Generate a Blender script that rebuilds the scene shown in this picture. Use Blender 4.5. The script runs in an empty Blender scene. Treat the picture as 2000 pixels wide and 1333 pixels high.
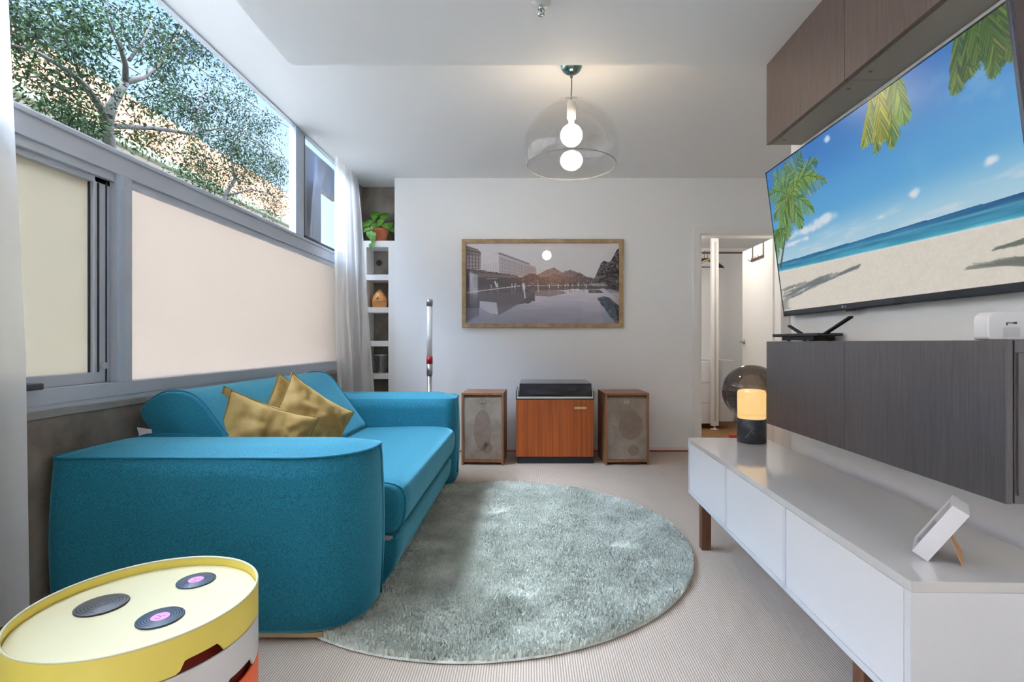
import bpy, bmesh, math, random
import numpy as np
from mathutils import Vector, Matrix, noise

random.seed(7)
rng = np.random.default_rng(7)
PI = math.pi
S = bpy.context.scene
COL = S.collection

# ------------------------------------------------------------------ camera, world, lights, exposure
F, CX, CY, CAMZ = 985.0, 1033.0, 670.0, 1.02
cam_d = bpy.data.cameras.new('camera')
cam = bpy.data.objects.new('camera', cam_d)
COL.objects.link(cam)
cam.location = (0, 0, CAMZ)
cam.rotation_euler = (PI / 2, 0, 0)
cam_d.sensor_width = 36.0
cam_d.lens = F * 36.0 / 2000.0
cam_d.shift_x = (1000.0 - CX) / 2000.0
cam_d.shift_y = (CY - 666.5) / 2000.0
cam_d.clip_start = 0.05
cam_d.clip_end = 200
S.camera = cam

S.view_settings.view_transform = 'Standard'
S.view_settings.look = 'None'
S.view_settings.gamma = 1.0
S.view_settings.use_curve_mapping = False
S.view_settings.exposure = 1.30
S.cycles.max_bounces = 12
S.cycles.diffuse_bounces = 6
S.cycles.glossy_bounces = 5
S.cycles.transmission_bounces = 8
S.cycles.transparent_max_bounces = 24
S.cycles.sample_clamp_indirect = 6.0
S.cycles.caustics_reflective = False
S.cycles.caustics_refractive = False
S.cycles.use_denoising = True


def lin(c):
    return tuple(((v / 255.0) / 12.92 if v / 255.0 <= 0.04045 else ((v / 255.0 + 0.055) / 1.055) ** 2.4) for v in c)


def rgba(c):
    return lin(c) + (1.0,)


W = bpy.data.worlds.new('world')
S.world = W
W.use_nodes = True
nt = W.node_tree
nt.nodes.clear()
wo = nt.nodes.new('ShaderNodeOutputWorld')
bg = nt.nodes.new('ShaderNodeBackground')
tc = nt.nodes.new('ShaderNodeTexCoord')
sp = nt.nodes.new('ShaderNodeSeparateXYZ')
cr = nt.nodes.new('ShaderNodeValToRGB')
nt.links.new(tc.outputs['Generated'], sp.inputs[0])
nt.links.new(sp.outputs['Z'], cr.inputs[0])
cr.color_ramp.elements[0].position = 0.0
cr.color_ramp.elements[0].color = (0.80, 0.87, 0.95, 1)
cr.color_ramp.elements[1].position = 0.75
cr.color_ramp.elements[1].color = (0.80, 0.88, 1.0, 1)
e = cr.color_ramp.elements.new(0.30)
e.color = (0.62, 0.80, 1.0, 1)
e = cr.color_ramp.elements.new(0.50)
e.color = (0.38, 0.60, 0.98, 1)
nt.links.new(cr.outputs[0], bg.inputs['Color'])
# sky strength boosted high overhead, out of view, to add daylight through the windows
mr = nt.nodes.new('ShaderNodeMapRange')
mr.inputs['From Min'].default_value = 0.52
mr.inputs['From Max'].default_value = 0.80
mr.inputs['To Min'].default_value = 2.7
mr.inputs['To Max'].default_value = 95.0
nt.links.new(sp.outputs['Z'], mr.inputs['Value'])
nt.links.new(mr.outputs['Result'], bg.inputs['Strength'])
nt.links.new(bg.outputs[0], wo.inputs[0])

sun_d = bpy.data.lights.new('sun', 'SUN')
sun_d.energy = 12
sun_d.color = (1.0, 0.93, 0.84)
sun_d.angle = math.radians(1.0)
sun = bpy.data.objects.new('sun', sun_d)
COL.objects.link(sun)
sun.rotation_euler = Vector((-0.80, -0.28, -0.52)).to_track_quat('-Z', 'Y').to_euler()

# ------------------------------------------------------------------ materials
MATS = {}


def new_mat(name):
    m = bpy.data.materials.new(name)
    m.use_nodes = True
    return m, m.node_tree, m.node_tree.nodes['Principled BSDF']


def coords(nt, stretch):
    t = nt.nodes.new('ShaderNodeTexCoord')
    mp = nt.nodes.new('ShaderNodeMapping')
    mp.inputs['Scale'].default_value = stretch
    nt.links.new(t.outputs['Object'], mp.inputs[0])
    return mp.outputs[0]


def pbr(name, col, rough=0.5, metal=0.0, var=None, vscale=5, vdet=4, stretch=(1, 1, 1), bump=0.0, bscale=200,
        bdist=0.002, bstretch=None, coat=0.0, sheen=0.0, sheen_col=None, emit=None, estr=0.0, spec=0.5, lo=0.35, hi=0.65):
    if name in MATS:
        return MATS[name]
    m, nt, b = new_mat(name)
    b.inputs['Base Color'].default_value = rgba(col)
    b.inputs['Roughness'].default_value = rough
    b.inputs['Metallic'].default_value = metal
    b.inputs['Specular IOR Level'].default_value = spec
    b.inputs['Coat Weight'].default_value = coat
    b.inputs['Coat Roughness'].default_value = 0.08
    if sheen:
        b.inputs['Sheen Weight'].default_value = sheen
        b.inputs['Sheen Roughness'].default_value = 0.4
        if sheen_col:
            b.inputs['Sheen Tint'].default_value = rgba(sheen_col)
    if emit:
        b.inputs['Emission Color'].default_value = rgba(emit)
        b.inputs['Emission Strength'].default_value = estr
    if var:
        n = nt.nodes.new('ShaderNodeTexNoise')
        n.inputs['Scale'].default_value = vscale
        n.inputs['Detail'].default_value = vdet
        n.inputs['Roughness'].default_value = 0.6
        nt.links.new(coords(nt, stretch), n.inputs['Vector'])
        r = nt.nodes.new('ShaderNodeValToRGB')
        r.color_ramp.elements[0].position = lo
        r.color_ramp.elements[0].color = rgba(col)
        r.color_ramp.elements[1].position = hi
        r.color_ramp.elements[1].color = rgba(var)
        nt.links.new(n.outputs['Fac'], r.inputs[0])
        nt.links.new(r.outputs[0], b.inputs['Base Color'])
    if bump:
        n2 = nt.nodes.new('ShaderNodeTexNoise')
        n2.inputs['Scale'].default_value = bscale
        n2.inputs['Detail'].default_value = 3
        nt.links.new(coords(nt, bstretch or (1, 1, 1)), n2.inputs['Vector'])
        bp = nt.nodes.new('ShaderNodeBump')
        bp.inputs['Strength'].default_value = bump
        bp.inputs['Distance'].default_value = bdist
        nt.links.new(n2.outputs['Fac'], bp.inputs['Height'])
        nt.links.new(bp.outputs[0], b.inputs['Normal'])
    MATS[name] = m
    return m


def glassy(name, tint, gloss=0.04, ior=1.45, rough=0.0, ref=1.0):
    """thin clear pane: transparent body with a fresnel reflection"""
    m = bpy.data.materials.new(name)
    m.use_nodes = True
    nt = m.node_tree
    nt.nodes.clear()
    o = nt.nodes.new('ShaderNodeOutputMaterial')
    mx = nt.nodes.new('ShaderNodeMixShader')
    t = nt.nodes.new('ShaderNodeBsdfTransparent')
    t.inputs['Color'].default_value = tint + (1,) if len(tint) == 3 else tint
    g = nt.nodes.new('ShaderNodeBsdfGlossy')
    g.inputs['Roughness'].default_value = rough
    g.inputs['Color'].default_value = (ref, ref, ref, 1)
    lw = nt.nodes.new('ShaderNodeLayerWeight')
    pw_ = nt.nodes.new('ShaderNodeMath')
    pw_.operation = 'POWER'
    pw_.inputs[1].default_value = 5.0
    nt.links.new(lw.outputs['Facing'], pw_.inputs[0])
    lw.inputs['Blend'].default_value = 0.5
    f0 = ((ior - 1) / (ior + 1)) ** 2
    ma = nt.nodes.new('ShaderNodeMath')
    ma.operation = 'MULTIPLY_ADD'
    ma.inputs[1].default_value = 1 - f0
    ma.inputs[2].default_value = f0
    nt.links.new(pw_.outputs[0], ma.inputs[0])
    nt.links.new(ma.outputs[0], mx.inputs[0])
    nt.links.new(t.outputs[0], mx.inputs[1])
    nt.links.new(g.outputs[0], mx.inputs[2])
    nt.links.new(mx.outputs[0], o.inputs[0])
    return m


def sheer(name, col, alpha, transl=0.6):
    m = bpy.data.materials.new(name)
    m.use_nodes = True
    nt = m.node_tree
    nt.nodes.clear()
    o = nt.nodes.new('ShaderNodeOutputMaterial')
    mx = nt.nodes.new('ShaderNodeMixShader')
    mx2 = nt.nodes.new('ShaderNodeMixShader')
    t = nt.nodes.new('ShaderNodeBsdfTransparent')
    d = nt.nodes.new('ShaderNodeBsdfDiffuse')
    tr = nt.nodes.new('ShaderNodeBsdfTranslucent')
    d.inputs['Color'].default_value = rgba(col)
    tr.inputs['Color'].default_value = rgba(col)
    mx2.inputs[0].default_value = transl
    nt.links.new(d.outputs[0], mx2.inputs[1])
    nt.links.new(tr.outputs[0], mx2.inputs[2])
    mx.inputs[0].default_value = alpha
    nt.links.new(t.outputs[0], mx.inputs[1])
    nt.links.new(mx2.outputs[0], mx.inputs[2])
    nt.links.new(mx.outputs[0], o.inputs[0])
    return m


M_wall = pbr('wall_paint', (240, 240, 240), 0.6, bump=0.05, bscale=120, bdist=0.001)
M_ceil = pbr('ceiling_paint', (234, 234, 234), 0.7, bump=0.04, bscale=90, bdist=0.001)
M_trim = pbr('trim_paint', (238, 236, 232), 0.35)
M_concrete = pbr('concrete', (96, 86, 76), 0.75, var=(160, 150, 140), vscale=3.6, vdet=8, bump=0.25, bscale=40, bdist=0.003, lo=0.3, hi=0.7)
M_alu = pbr('anodised_aluminium', (186, 190, 200), 0.42, metal=0.15, var=(192, 197, 206), vscale=2)
M_alu2 = pbr('light_aluminium', (182, 194, 210), 0.35, metal=0.35)
M_white_post = pbr('white_painted_metal', (226, 232, 240), 0.4)
M_dark_gasket = pbr('dark_gasket', (45, 48, 54), 0.5)
M_teal = pbr('teal_wool', (5, 84, 105), 0.85, var=(18, 126, 150), vscale=230, vdet=4, sheen=0.8, sheen_col=(130, 215, 240), bump=0.35, bscale=700, bdist=0.0015)
M_pipe = pbr('teal_piping', (14, 112, 138), 0.7)
M_velvet = pbr('gold_velvet', (138, 106, 48), 0.75, var=(166, 136, 76), vscale=9, vdet=5, sheen=0.4, sheen_col=(235, 215, 150), bump=0.15, bscale=60, bdist=0.004)
M_white_lac = pbr('white_lacquer', (232, 233, 235), 0.3)
M_white_top = pbr('white_gloss_top', (222, 219, 215), 0.12, coat=0.5)
M_walnut_leg = pbr('walnut_leg', (98, 58, 36), 0.4, var=(120, 76, 50), vscale=12, stretch=(4, 4, 0.5))
M_blackwood = pbr('black_brown_wood', (72, 68, 71), 0.34, var=(90, 85, 87), vscale=30, vdet=6, stretch=(6, 6, 0.22), bump=0.12, bscale=60, bdist=0.001, bstretch=(8, 8, 0.3), spec=1.0, coat=0.25)
M_greywood = pbr('brown_stained_wood', (86, 72, 65), 0.35, var=(102, 86, 78), vscale=30, vdet=6, stretch=(6, 6, 0.22), bump=0.1, bscale=60, bdist=0.001, bstretch=(8, 8, 0.3))
M_under = pbr('cabinet_underside', (150, 143, 130), 0.5)
M_walnut = pbr('walnut_cabinet', (138, 92, 60), 0.45, var=(162, 114, 78), vscale=14, vdet=5, stretch=(5, 5, 0.35))
M_teak = pbr('teak_front', (146, 62, 16), 0.4, var=(192, 98, 34), vscale=10, vdet=6, stretch=(5, 5, 0.12), lo=0.3, hi=0.7)
M_grille = pbr('speaker_cloth', (140, 126, 112), 0.9, var=(166, 152, 138), vscale=7, vdet=6, bump=0.3, bscale=500, bdist=0.001)
M_patch = pbr('speaker_cloth_patch', (132, 114, 100), 0.9, var=(144, 126, 112), vscale=20, vdet=5)
M_black = pbr('black_plastic', (26, 27, 29), 0.35)
M_matteblack = pbr('matte_black', (36, 38, 42), 0.6)
M_chrome = pbr('chrome', (200, 204, 208), 0.15, metal=1.0)
M_silver = pbr('brushed_silver', (188, 190, 192), 0.3, metal=0.85)
M_red = pbr('red_ring', (178, 22, 40), 0.4)
M_cream = pbr('cream_plastic', (222, 216, 200), 0.4)
M_copper_flex = pbr('red_cable', (176, 52, 40), 0.5)
M_terracotta = pbr('terracotta', (188, 104, 62), 0.8, var=(204, 126, 84), vscale=14)
M_leaf = pbr('pothos_leaf', (62, 122, 34), 0.45, var=(120, 170, 60), vscale=18)
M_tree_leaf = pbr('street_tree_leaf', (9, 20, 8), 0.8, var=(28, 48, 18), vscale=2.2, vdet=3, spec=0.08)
M_bark = pbr('bark', (30, 26, 22), 0.9, var=(48, 42, 36), vscale=12, bump=0.5, bscale=30, bdist=0.02)
M_beech = pbr('beech_wood', (196, 130, 70), 0.45, var=(216, 154, 92), vscale=9, stretch=(1, 1, 4))
M_oakframe = pbr('oak_frame', (150, 124, 90), 0.5, var=(182, 154, 114), vscale=16, stretch=(1, 1, 1), vdet=6)
M_marble = pbr('black_marble', (42, 46, 54), 0.25, var=(62, 68, 78), vscale=9, vdet=7)
M_card = pbr('tan_card', (184, 144, 104), 0.7)
M_yellow = pbr('yellow_tray_wall', (236, 212, 92), 0.4, var=(238, 216, 100), vscale=3)
M_yellow_in = pbr('pale_yellow_tray', (204, 195, 156), 0.45)
M_stor_white = pbr('storage_white', (222, 218, 216), 0.35)
M_orange = pbr('storage_orange', (250, 98, 16), 0.4)
M_stor_teal = pbr('storage_teal', (96, 170, 160), 0.4)
M_rust = pbr('storage_inner_red', (150, 30, 14), 0.5)
M_vinyl_tex = None
M_pink = pbr('pink_label', (214, 140, 214), 0.5)
M_white_plastic = pbr('white_plastic', (236, 236, 240), 0.3)
M_sand_floor = pbr('closet_floorboards', (176, 134, 84), 0.4, var=(150, 108, 62), vscale=5, stretch=(1, 6, 1))
M_bronze = pbr('hook_metal', (112, 100, 90), 0.4, metal=0.5)
M_brownplastic = pbr('dark_hanger', (44, 36, 32), 0.5)
M_hangwood = pbr('hanger_wood', (190, 160, 112), 0.5)
M_side_tv = pbr('tv_side', (78, 66, 66), 0.3, metal=0.5)
M_bezel = pbr('tv_bezel', (70, 72, 78), 0.25, metal=0.6)
M_render = pbr('cream_render', (236, 224, 208), 0.9, var=(224, 208, 190), vscale=0.8, vdet=6)
M_parapet = pbr('peach_parapet', (168, 118, 86), 0.9, var=(184, 136, 102), vscale=1.2)
M_brick = pbr('tan_brick', (190, 140, 110), 0.9, var=(206, 160, 130), vscale=4)
M_road = pbr('street_paving', (78, 76, 72), 0.9, var=(94, 91, 86), vscale=1)
M_cloth_rim = pbr('beige_plinth', (196, 170, 132), 0.6)

# frosted pane
mf = bpy.data.materials.new('frosted_glass')
mf.use_nodes = True
nt = mf.node_tree
nt.nodes.clear()
o_ = nt.nodes.new('ShaderNodeOutputMaterial')
mx_ = nt.nodes.new('ShaderNodeMixShader')
tr_ = nt.nodes.new('ShaderNodeBsdfTranslucent')
tr_.inputs['Color'].default_value = (0.222, 0.203, 0.186, 1)
df_ = nt.nodes.new('ShaderNodeBsdfDiffuse')
df_.inputs['Color'].default_value = (0.70, 0.68, 0.62, 1)
mx_.inputs[0].default_value = 0.35
nt.links.new(tr_.outputs[0], mx_.inputs[1])
nt.links.new(df_.outputs[0], mx_.inputs[2])
nt.links.new(mx_.outputs[0], o_.inputs[0])
M_frost = mf
M_frost2 = mf.copy()
M_frost2.name = 'frosted_glass_sash'
for n_ in M_frost2.node_tree.nodes:
    if n_.type == 'BSDF_TRANSLUCENT':
        n_.inputs['Color'].default_value = (0.190, 0.180, 0.158, 1)
    if n_.type == 'BSDF_DIFFUSE':
        n_.inputs['Color'].default_value = (0.54, 0.54, 0.46, 1)

M_tint = glassy('dimmed_window_glass', (0.46, 0.48, 0.50), ior=1.2)  # pane colour darkened to hold down the brightness of the outdoor view
M_clear = glassy('clear_acrylic', (0.965, 0.965, 0.965), ior=1.38)
M_shadeglass = glassy('pendant_acrylic', (0.95, 0.95, 0.945), ior=1.5)
M_picglass = glassy('picture_glass', (0.97, 0.97, 0.97), ior=1.45)
M_smoke = glassy('smoked_glass', (0.42, 0.39, 0.37), ior=1.6)
M_smoke_lid = glassy('smoked_acrylic_lid', (0.16, 0.14, 0.20), ior=1.5)
M_sheer = sheer('sheer_curtain', (250, 251, 253), 0.82, 0.45)
M_sheer2 = sheer('sheer_curtain_far', (253, 254, 255), 0.60, 0.5)

# carpet: fine ribbed weave
m, nt, b = new_mat('ribbed_carpet')
b.inputs['Roughness'].default_value = 0.95
v = coords(nt, (1, 1, 1))
wv = nt.nodes.new('ShaderNodeTexWave')
wv.wave_type = 'BANDS'
wv.bands_direction = 'X'
wv.inputs['Scale'].default_value = 38
wv.inputs['Distortion'].default_value = 1.2
wv.inputs['Detail'].default_value = 2
wv.inputs['Detail Scale'].default_value = 14
nt.links.new(v, wv.inputs['Vector'])
ns = nt.nodes.new('ShaderNodeTexNoise')
ns.inputs['Scale'].default_value = 260
ns.inputs['Detail'].default_value = 2
nt.links.new(v, ns.inputs['Vector'])
add = nt.nodes.new('ShaderNodeMath')
add.operation = 'ADD'
nt.links.new(wv.outputs['Fac'], add.inputs[0])
nt.links.new(ns.outputs['Fac'], add.inputs[1])
hf = nt.nodes.new('ShaderNodeMath')
hf.operation = 'MULTIPLY'
hf.inputs[1].default_value = 0.5
nt.links.new(add.outputs[0], hf.inputs[0])
r = nt.nodes.new('ShaderNodeValToRGB')
r.color_ramp.elements[0].position = 0.25
r.color_ramp.elements[0].color = rgba((160, 140, 124))
r.color_ramp.elements[1].position = 0.75
r.color_ramp.elements[1].color = rgba((218, 204, 188))
nt.links.new(hf.outputs[0], r.inputs[0])
nt.links.new(r.outputs[0], b.inputs['Base Color'])
bp = nt.nodes.new('ShaderNodeBump')
bp.inputs['Strength'].default_value = 0.5
bp.inputs['Distance'].default_value = 0.003
nt.links.new(hf.outputs[0], bp.inputs['Height'])
nt.links.new(bp.outputs[0], b.inputs['Normal'])
M_carpet = m

# rug pile
m, nt, b = new_mat('sage_rug_pile')
b.inputs['Roughness'].default_value = 0.9
v = coords(nt, (1, 1, 1))
ns = nt.nodes.new('ShaderNodeTexNoise')
ns.inputs['Scale'].default_value = 4.5
ns.inputs['Detail'].default_value = 9
ns.inputs['Roughness'].default_value = 0.7
nt.links.new(v, ns.inputs['Vector'])
r = nt.nodes.new('ShaderNodeValToRGB')
r.color_ramp.elements[0].position = 0.33
r.color_ramp.elements[0].color = rgba((188, 192, 180))
r.color_ramp.elements[1].position = 0.66
r.color_ramp.elements[1].color = rgba((240, 242, 233))
nt.links.new(ns.outputs['Fac'], r.inputs[0])
nt.links.new(r.outputs[0], b.inputs['Base Color'])
M_rug = m

# grooved record faces (rings round local origin)
def ring_mat(name, c0, c1, scale):
    m, nt, b = new_mat(name)
    t = nt.nodes.new('ShaderNodeTexCoord')
    wv = nt.nodes.new('ShaderNodeTexWave')
    wv.wave_type = 'RINGS'
    wv.rings_direction = 'Z'
    wv.inputs['Scale'].default_value = scale
    wv.inputs['Distortion'].default_value = 0.6
    nt.links.new(t.outputs['Object'], wv.inputs['Vector'])
    r = nt.nodes.new('ShaderNodeValToRGB')
    r.color_ramp.elements[0].color = rgba(c0)
    r.color_ramp.elements[1].color = rgba(c1)
    nt.links.new(wv.outputs['Fac'], r.inputs[0])
    nt.links.new(r.outputs[0], b.inputs['Base Color'])
    b.inputs['Roughness'].default_value = 0.4
    bp = nt.nodes.new('ShaderNodeBump')
    bp.inputs['Strength'].default_value = 0.4
    bp.inputs['Distance'].default_value = 0.001
    nt.links.new(wv.outputs['Fac'], bp.inputs['Height'])
    nt.links.new(bp.outputs[0], b.inputs['Normal'])
    return m


M_vinyl = ring_mat('record_grooves', (40, 52, 68), (66, 82, 102), 60)
M_swirl = ring_mat('swirl_grooves', (38, 37, 40), (92, 92, 96), 48)


def vcol_mat(name, emit=0.0, rough=0.4):
    m, nt, b = new_mat(name)
    a = nt.nodes.new('ShaderNodeVertexColor')
    a.layer_name = 'print'
    if emit:
        b.inputs['Base Color'].default_value = (0.01, 0.01, 0.01, 1)
        nt.links.new(a.outputs[0], b.inputs['Emission Color'])
        b.inputs['Emission Strength'].default_value = emit
    else:
        nt.links.new(a.outputs[0], b.inputs['Base Color'])
    b.inputs['Roughness'].default_value = rough
    return m


# ------------------------------------------------------------------ mesh helpers
def box(bm, x0, x1, y0, y1, z0, z1, bev=0.0, seg=2):
    mt = Matrix.Translation(((x0 + x1) / 2, (y0 + y1) / 2, (z0 + z1) / 2)) @ Matrix.Diagonal((abs(x1 - x0), abs(y1 - y0), abs(z1 - z0), 1))
    r = bmesh.ops.create_cube(bm, size=1.0, matrix=mt)
    if bev:
        vs = set(r['verts'])
        es = [e for e in bm.edges if e.verts[0] in vs and e.verts[1] in vs]
        bmesh.ops.bevel(bm, geom=es, offset=bev, segments=seg, profile=0.5, affect='EDGES')
    return bm


def tube(bm, pts, rad, seg=8, closed=False, cap=True):
    pts = [Vector(p) for p in pts]
    n = len(pts)
    rad = rad if isinstance(rad, (list, tuple)) else [rad] * n
    rings = []
    up = None
    for i, p in enumerate(pts):
        if closed:
            d = (pts[(i + 1) % n] - pts[i - 1]).normalized()
        elif i == 0:
            d = (pts[1] - p).normalized()
        elif i == n - 1:
            d = (p - pts[i - 1]).normalized()
        else:
            d = (pts[i + 1] - pts[i - 1]).normalized()
        if up is None:
            up = Vector((0, 0, 1)) if abs(d.z) < 0.9 else Vector((1, 0, 0))
        a = d.cross(up)
        if a.length < 1e-4:
            a = d.cross(Vector((0.3, 1, 0.2)))
        a.normalize()
        bb = a.cross(d).normalized()
        up = bb
        rings.append([bm.verts.new(p + (a * math.cos(2 * PI * k / seg) + bb * math.sin(2 * PI * k / seg)) * rad[i]) for k in range(seg)])
    m = n if closed else n - 1
    for i in range(m):
        r0, r1 = rings[i], rings[(i + 1) % n]
        for k in range(seg):
            bm.faces.new((r0[k], r0[(k + 1) % seg], r1[(k + 1) % seg], r1[k]))
    if cap and not closed:
        bm.faces.new(rings[0][::-1])
        bm.faces.new(rings[-1])
    return bm


def lathe(bm, prof, c, seg=48, cap0=False, cap1=False):
    rings = []
    for r, z in prof:
        rings.append([bm.verts.new((c[0] + r * math.cos(2 * PI * k / seg), c[1] + r * math.sin(2 * PI * k / seg), c[2] + z)) for k in range(seg)])
    for i in range(len(rings) - 1):
        for k in range(seg):
            bm.faces.new((rings[i][k], rings[i][(k + 1) % seg], rings[i + 1][(k + 1) % seg], rings[i + 1][k]))
    if cap0:
        bm.faces.new(rings[0][::-1])
    if cap1:
        bm.faces.new(rings[-1])
    return bm


def prism(bm, poly, h, axis='y'):
    """poly: 3D points, extruded by vector h"""
    h = Vector(h)
    a = [bm.verts.new(Vector(p)) for p in poly]
    b_ = [bm.verts.new(Vector(p) + h) for p in poly]
    bm.faces.new(a)
    bm.faces.new(b_[::-1])
    n = len(poly)
    for i in range(n):
        bm.faces.new((a[i], b_[i], b_[(i + 1) % n], a[(i + 1) % n]))
    return bm


def finish(name, bm, mat, parent=None, smooth=False, xf=None, mods=None):
    if xf is not None:
        bm.transform(xf)
    bmesh.ops.recalc_face_normals(bm, faces=bm.faces[:])
    me = bpy.data.meshes.new(name)
    bm.to_mesh(me)
    bm.free()
    if smooth:
        me.polygons.foreach_set('use_smooth', [True] * len(me.polygons))
    me.materials.append(mat)
    o = bpy.data.objects.new(name, me)
    COL.objects.link(o)
    if parent is not None:
        o.parent = parent
        M = parent.get('_m')
        o.matrix_parent_inverse = world_of(parent).inverted()
    return o


def world_of(o):
    m = o.matrix_basis.copy()
    if o.parent is not None:
        m = world_of(o.parent) @ o.matrix_parent_inverse @ m
    return m


def bevel_mod(o, w, seg=3, angle=35):
    md = o.modifiers.new('bevel', 'BEVEL')
    md.width = w
    md.segments = seg
    md.limit_method = 'ANGLE'
    md.angle_limit = math.radians(angle)
    return o


def thing(name, label, cat, loc=(0, 0, 0), group=None):
    o = bpy.data.objects.new(name, None)
    o.empty_display_size = 0.05
    COL.objects.link(o)
    o.location = loc
    o['label'] = label
    o['category'] = cat
    if group:
        o['group'] = group
    return o


def tag(o, label, cat, group=None):
    o['label'] = label
    o['category'] = cat
    if group:
        o['group'] = group
    return o


def struct(name, bm, mat, smooth=False):
    o = finish(name, bm, mat, None, smooth)
    o['kind'] = 'structure'
    return o


def B(*a, **k):
    bm = bmesh.new()
    box(bm, *a, **k)
    return bm


def mesh_np(name, verts, faces_flat, per_face, mat, parent=None, smooth=False):
    me = bpy.data.meshes.new(name)
    nv = len(verts)
    nf = len(faces_flat) // per_face
    me.vertices.add(nv)
    me.vertices.foreach_set('co', np.asarray(verts, dtype=np.float32).ravel())
    me.loops.add(nf * per_face)
    me.loops.foreach_set('vertex_index', np.asarray(faces_flat, dtype=np.int32).ravel())
    me.polygons.add(nf)
    me.polygons.foreach_set('loop_start', np.arange(nf, dtype=np.int32) * per_face)
    me.polygons.foreach_set('loop_total', np.full(nf, per_face, dtype=np.int32))
    me.update(calc_edges=True)
    me.validate()
    if smooth:
        me.polygons.foreach_set('use_smooth', np.ones(nf, dtype=bool))
    me.materials.append(mat)
    o = bpy.data.objects.new(name, me)
    COL.objects.link(o)
    if parent is not None:
        o.parent = parent
        o.matrix_parent_inverse = world_of(parent).inverted()
    return o


def at(px, py, Y=None, X=None, Z=None):
    """point on the ray through a photo pixel, at a given Y, X or Z"""
    dx, dz = (px - CX) / F, (CY - py) / F
    if Y is None:
        Y = X / dx if X is not None else (Z - CAMZ) / dz
    return Vector((dx * Y, Y, CAMZ + dz * Y))


# ------------------------------------------------------------------ room shell
XW, XR, YB, HC, HD = -1.655, 1.297, 4.74, 2.569, 2.342
YE, XE = 2.40, -1.133
NX = -1.262   # niche edge
DX0, DX1, DH = 1.607, 2.377, 2.04
XA = 2.95     # wall beyond the television wall

struct('floor', B(XW - 0.3, XA + 0.1, -3.3, YB + 0.02, -0.12, 0.0), M_carpet)
struct('floor_closet', B(1.2, 3.1, YB + 0.02, 6.75, -0.12, 0.0), M_sand_floor)
struct('ceiling', B(XW - 0.03, XA + 0.1, -3.3, 5.2, HC, HC + 0.25), M_ceil)
struct('ceiling_bulkhead', B(XE, XR, -3.3, YE, HD, HC), M_ceil)
struct('ceiling_closet', B(1.2, 3.1, 4.86, 6.75, 2.26, 2.5), M_ceil)

# wall_back with its door hole
bm = bmesh.new()
box(bm, NX, DX0, YB, YB + 0.12, 0, HC)
box(bm, DX1, XA + 0.1, YB, YB + 0.12, 0, HC)
box(bm, DX0, DX1, YB, YB + 0.12, DH, HC)
struct('wall_back', bm, M_wall)
struct('wall_niche', B(NX, NX + 0.1, YB + 0.12, 5.05, 0, HC), M_wall)
bm = bmesh.new()
box(bm, XW - 0.05, NX + 0.1, 5.02, 5.2, 0, HC)
struct('wall_niche_back', bm, M_concrete)
# window wall: concrete below the sill, beyond the window and behind the camera
bm = bmesh.new()
box(bm, XW - 0.28, XW, -3.3, 4.66, 0, 0.765)
box(bm, XW - 0.05, XW, 4.66, 5.02, 0, 0.765)
box(bm, XW - 0.05, XW, 4.66, 5.02, 0.765, HC)
box(bm, XW - 0.28, XW, 0.05, 0.25, 0.765, HC)
box(bm, XW - 0.28, XW, -3.3, -2.95, 0.765, HC)
box(bm, XW - 0.28, XW, -2.95, 0.05, 2.47, HC)
struct('wall_left', bm, M_concrete)
struct('wall_right', B(XR, XR + 0.12, -3.3, 2.495, 0, HC), M_wall)
struct('wall_alcove', B(XA, XA + 0.1, 2.3, YB, 0, HC), M_wall)
struct('wall_alcove_front', B(XR + 0.12, XA + 0.1, 2.3, 2.4, 0, HC), M_wall)
# rear wall with the wide glazed opening
bm = bmesh.new()
box(bm, XW, XR, -3.3, -3.2, 0, HC)
struct('wall_rear', bm, M_wall)
# closet walls
struct('wall_closet_back', B(1.2, 3.1, 6.6, 6.75, 0, 2.5), M_wall)
struct('wall_closet_left', B(1.2, 1.32, YB + 0.12, 6.6, 0, 2.5), M_wall)
struct('wall_closet_right', B(2.95, 3.1, YB + 0.12, 6.6, 0, 2.5), M_wall)
# baseboards
struct('baseboard_back', B(NX + 0.01, DX0 - 0.066, YB - 0.014, YB, 0, 0.05, bev=0.003), M_trim)
struct('baseboard_right', B(XR - 0.014, XR, -3.2, 2.495, 0, 0.05, bev=0.003), M_trim)
# door trim
bm = bmesh.new()
box(bm, DX0 - 0.066, DX0 - 0.002, YB - 0.018, YB - 0.0005, 0, DH + 0.002)
box(bm, DX1 + 0.002, DX1 + 0.066, YB - 0.018, YB - 0.0005, 0, DH + 0.002)
box(bm, DX0 - 0.066, DX1 + 0.066, YB - 0.018, YB - 0.0005, DH + 0.002, DH + 0.07)
box(bm, DX0 - 0.002, DX0 + 0.012, YB - 0.01, YB + 0.125, 0, DH)
box(bm, DX1 - 0.012, DX1 + 0.002, YB - 0.01, YB + 0.125, 0, DH)
box(bm, DX0, DX1, YB - 0.01, YB + 0.125, DH - 0.012, DH + 0.002)
struct('trim_1', bm, M_trim)
# concrete tie hole in the niche
bm = bmesh.new()
tube(bm, [(-1.49, 5.021, 1.815), (-1.49, 5.0165, 1.815)], 0.03, 20)
struct('trim_2', bm, M_dark_gasket)

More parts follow.
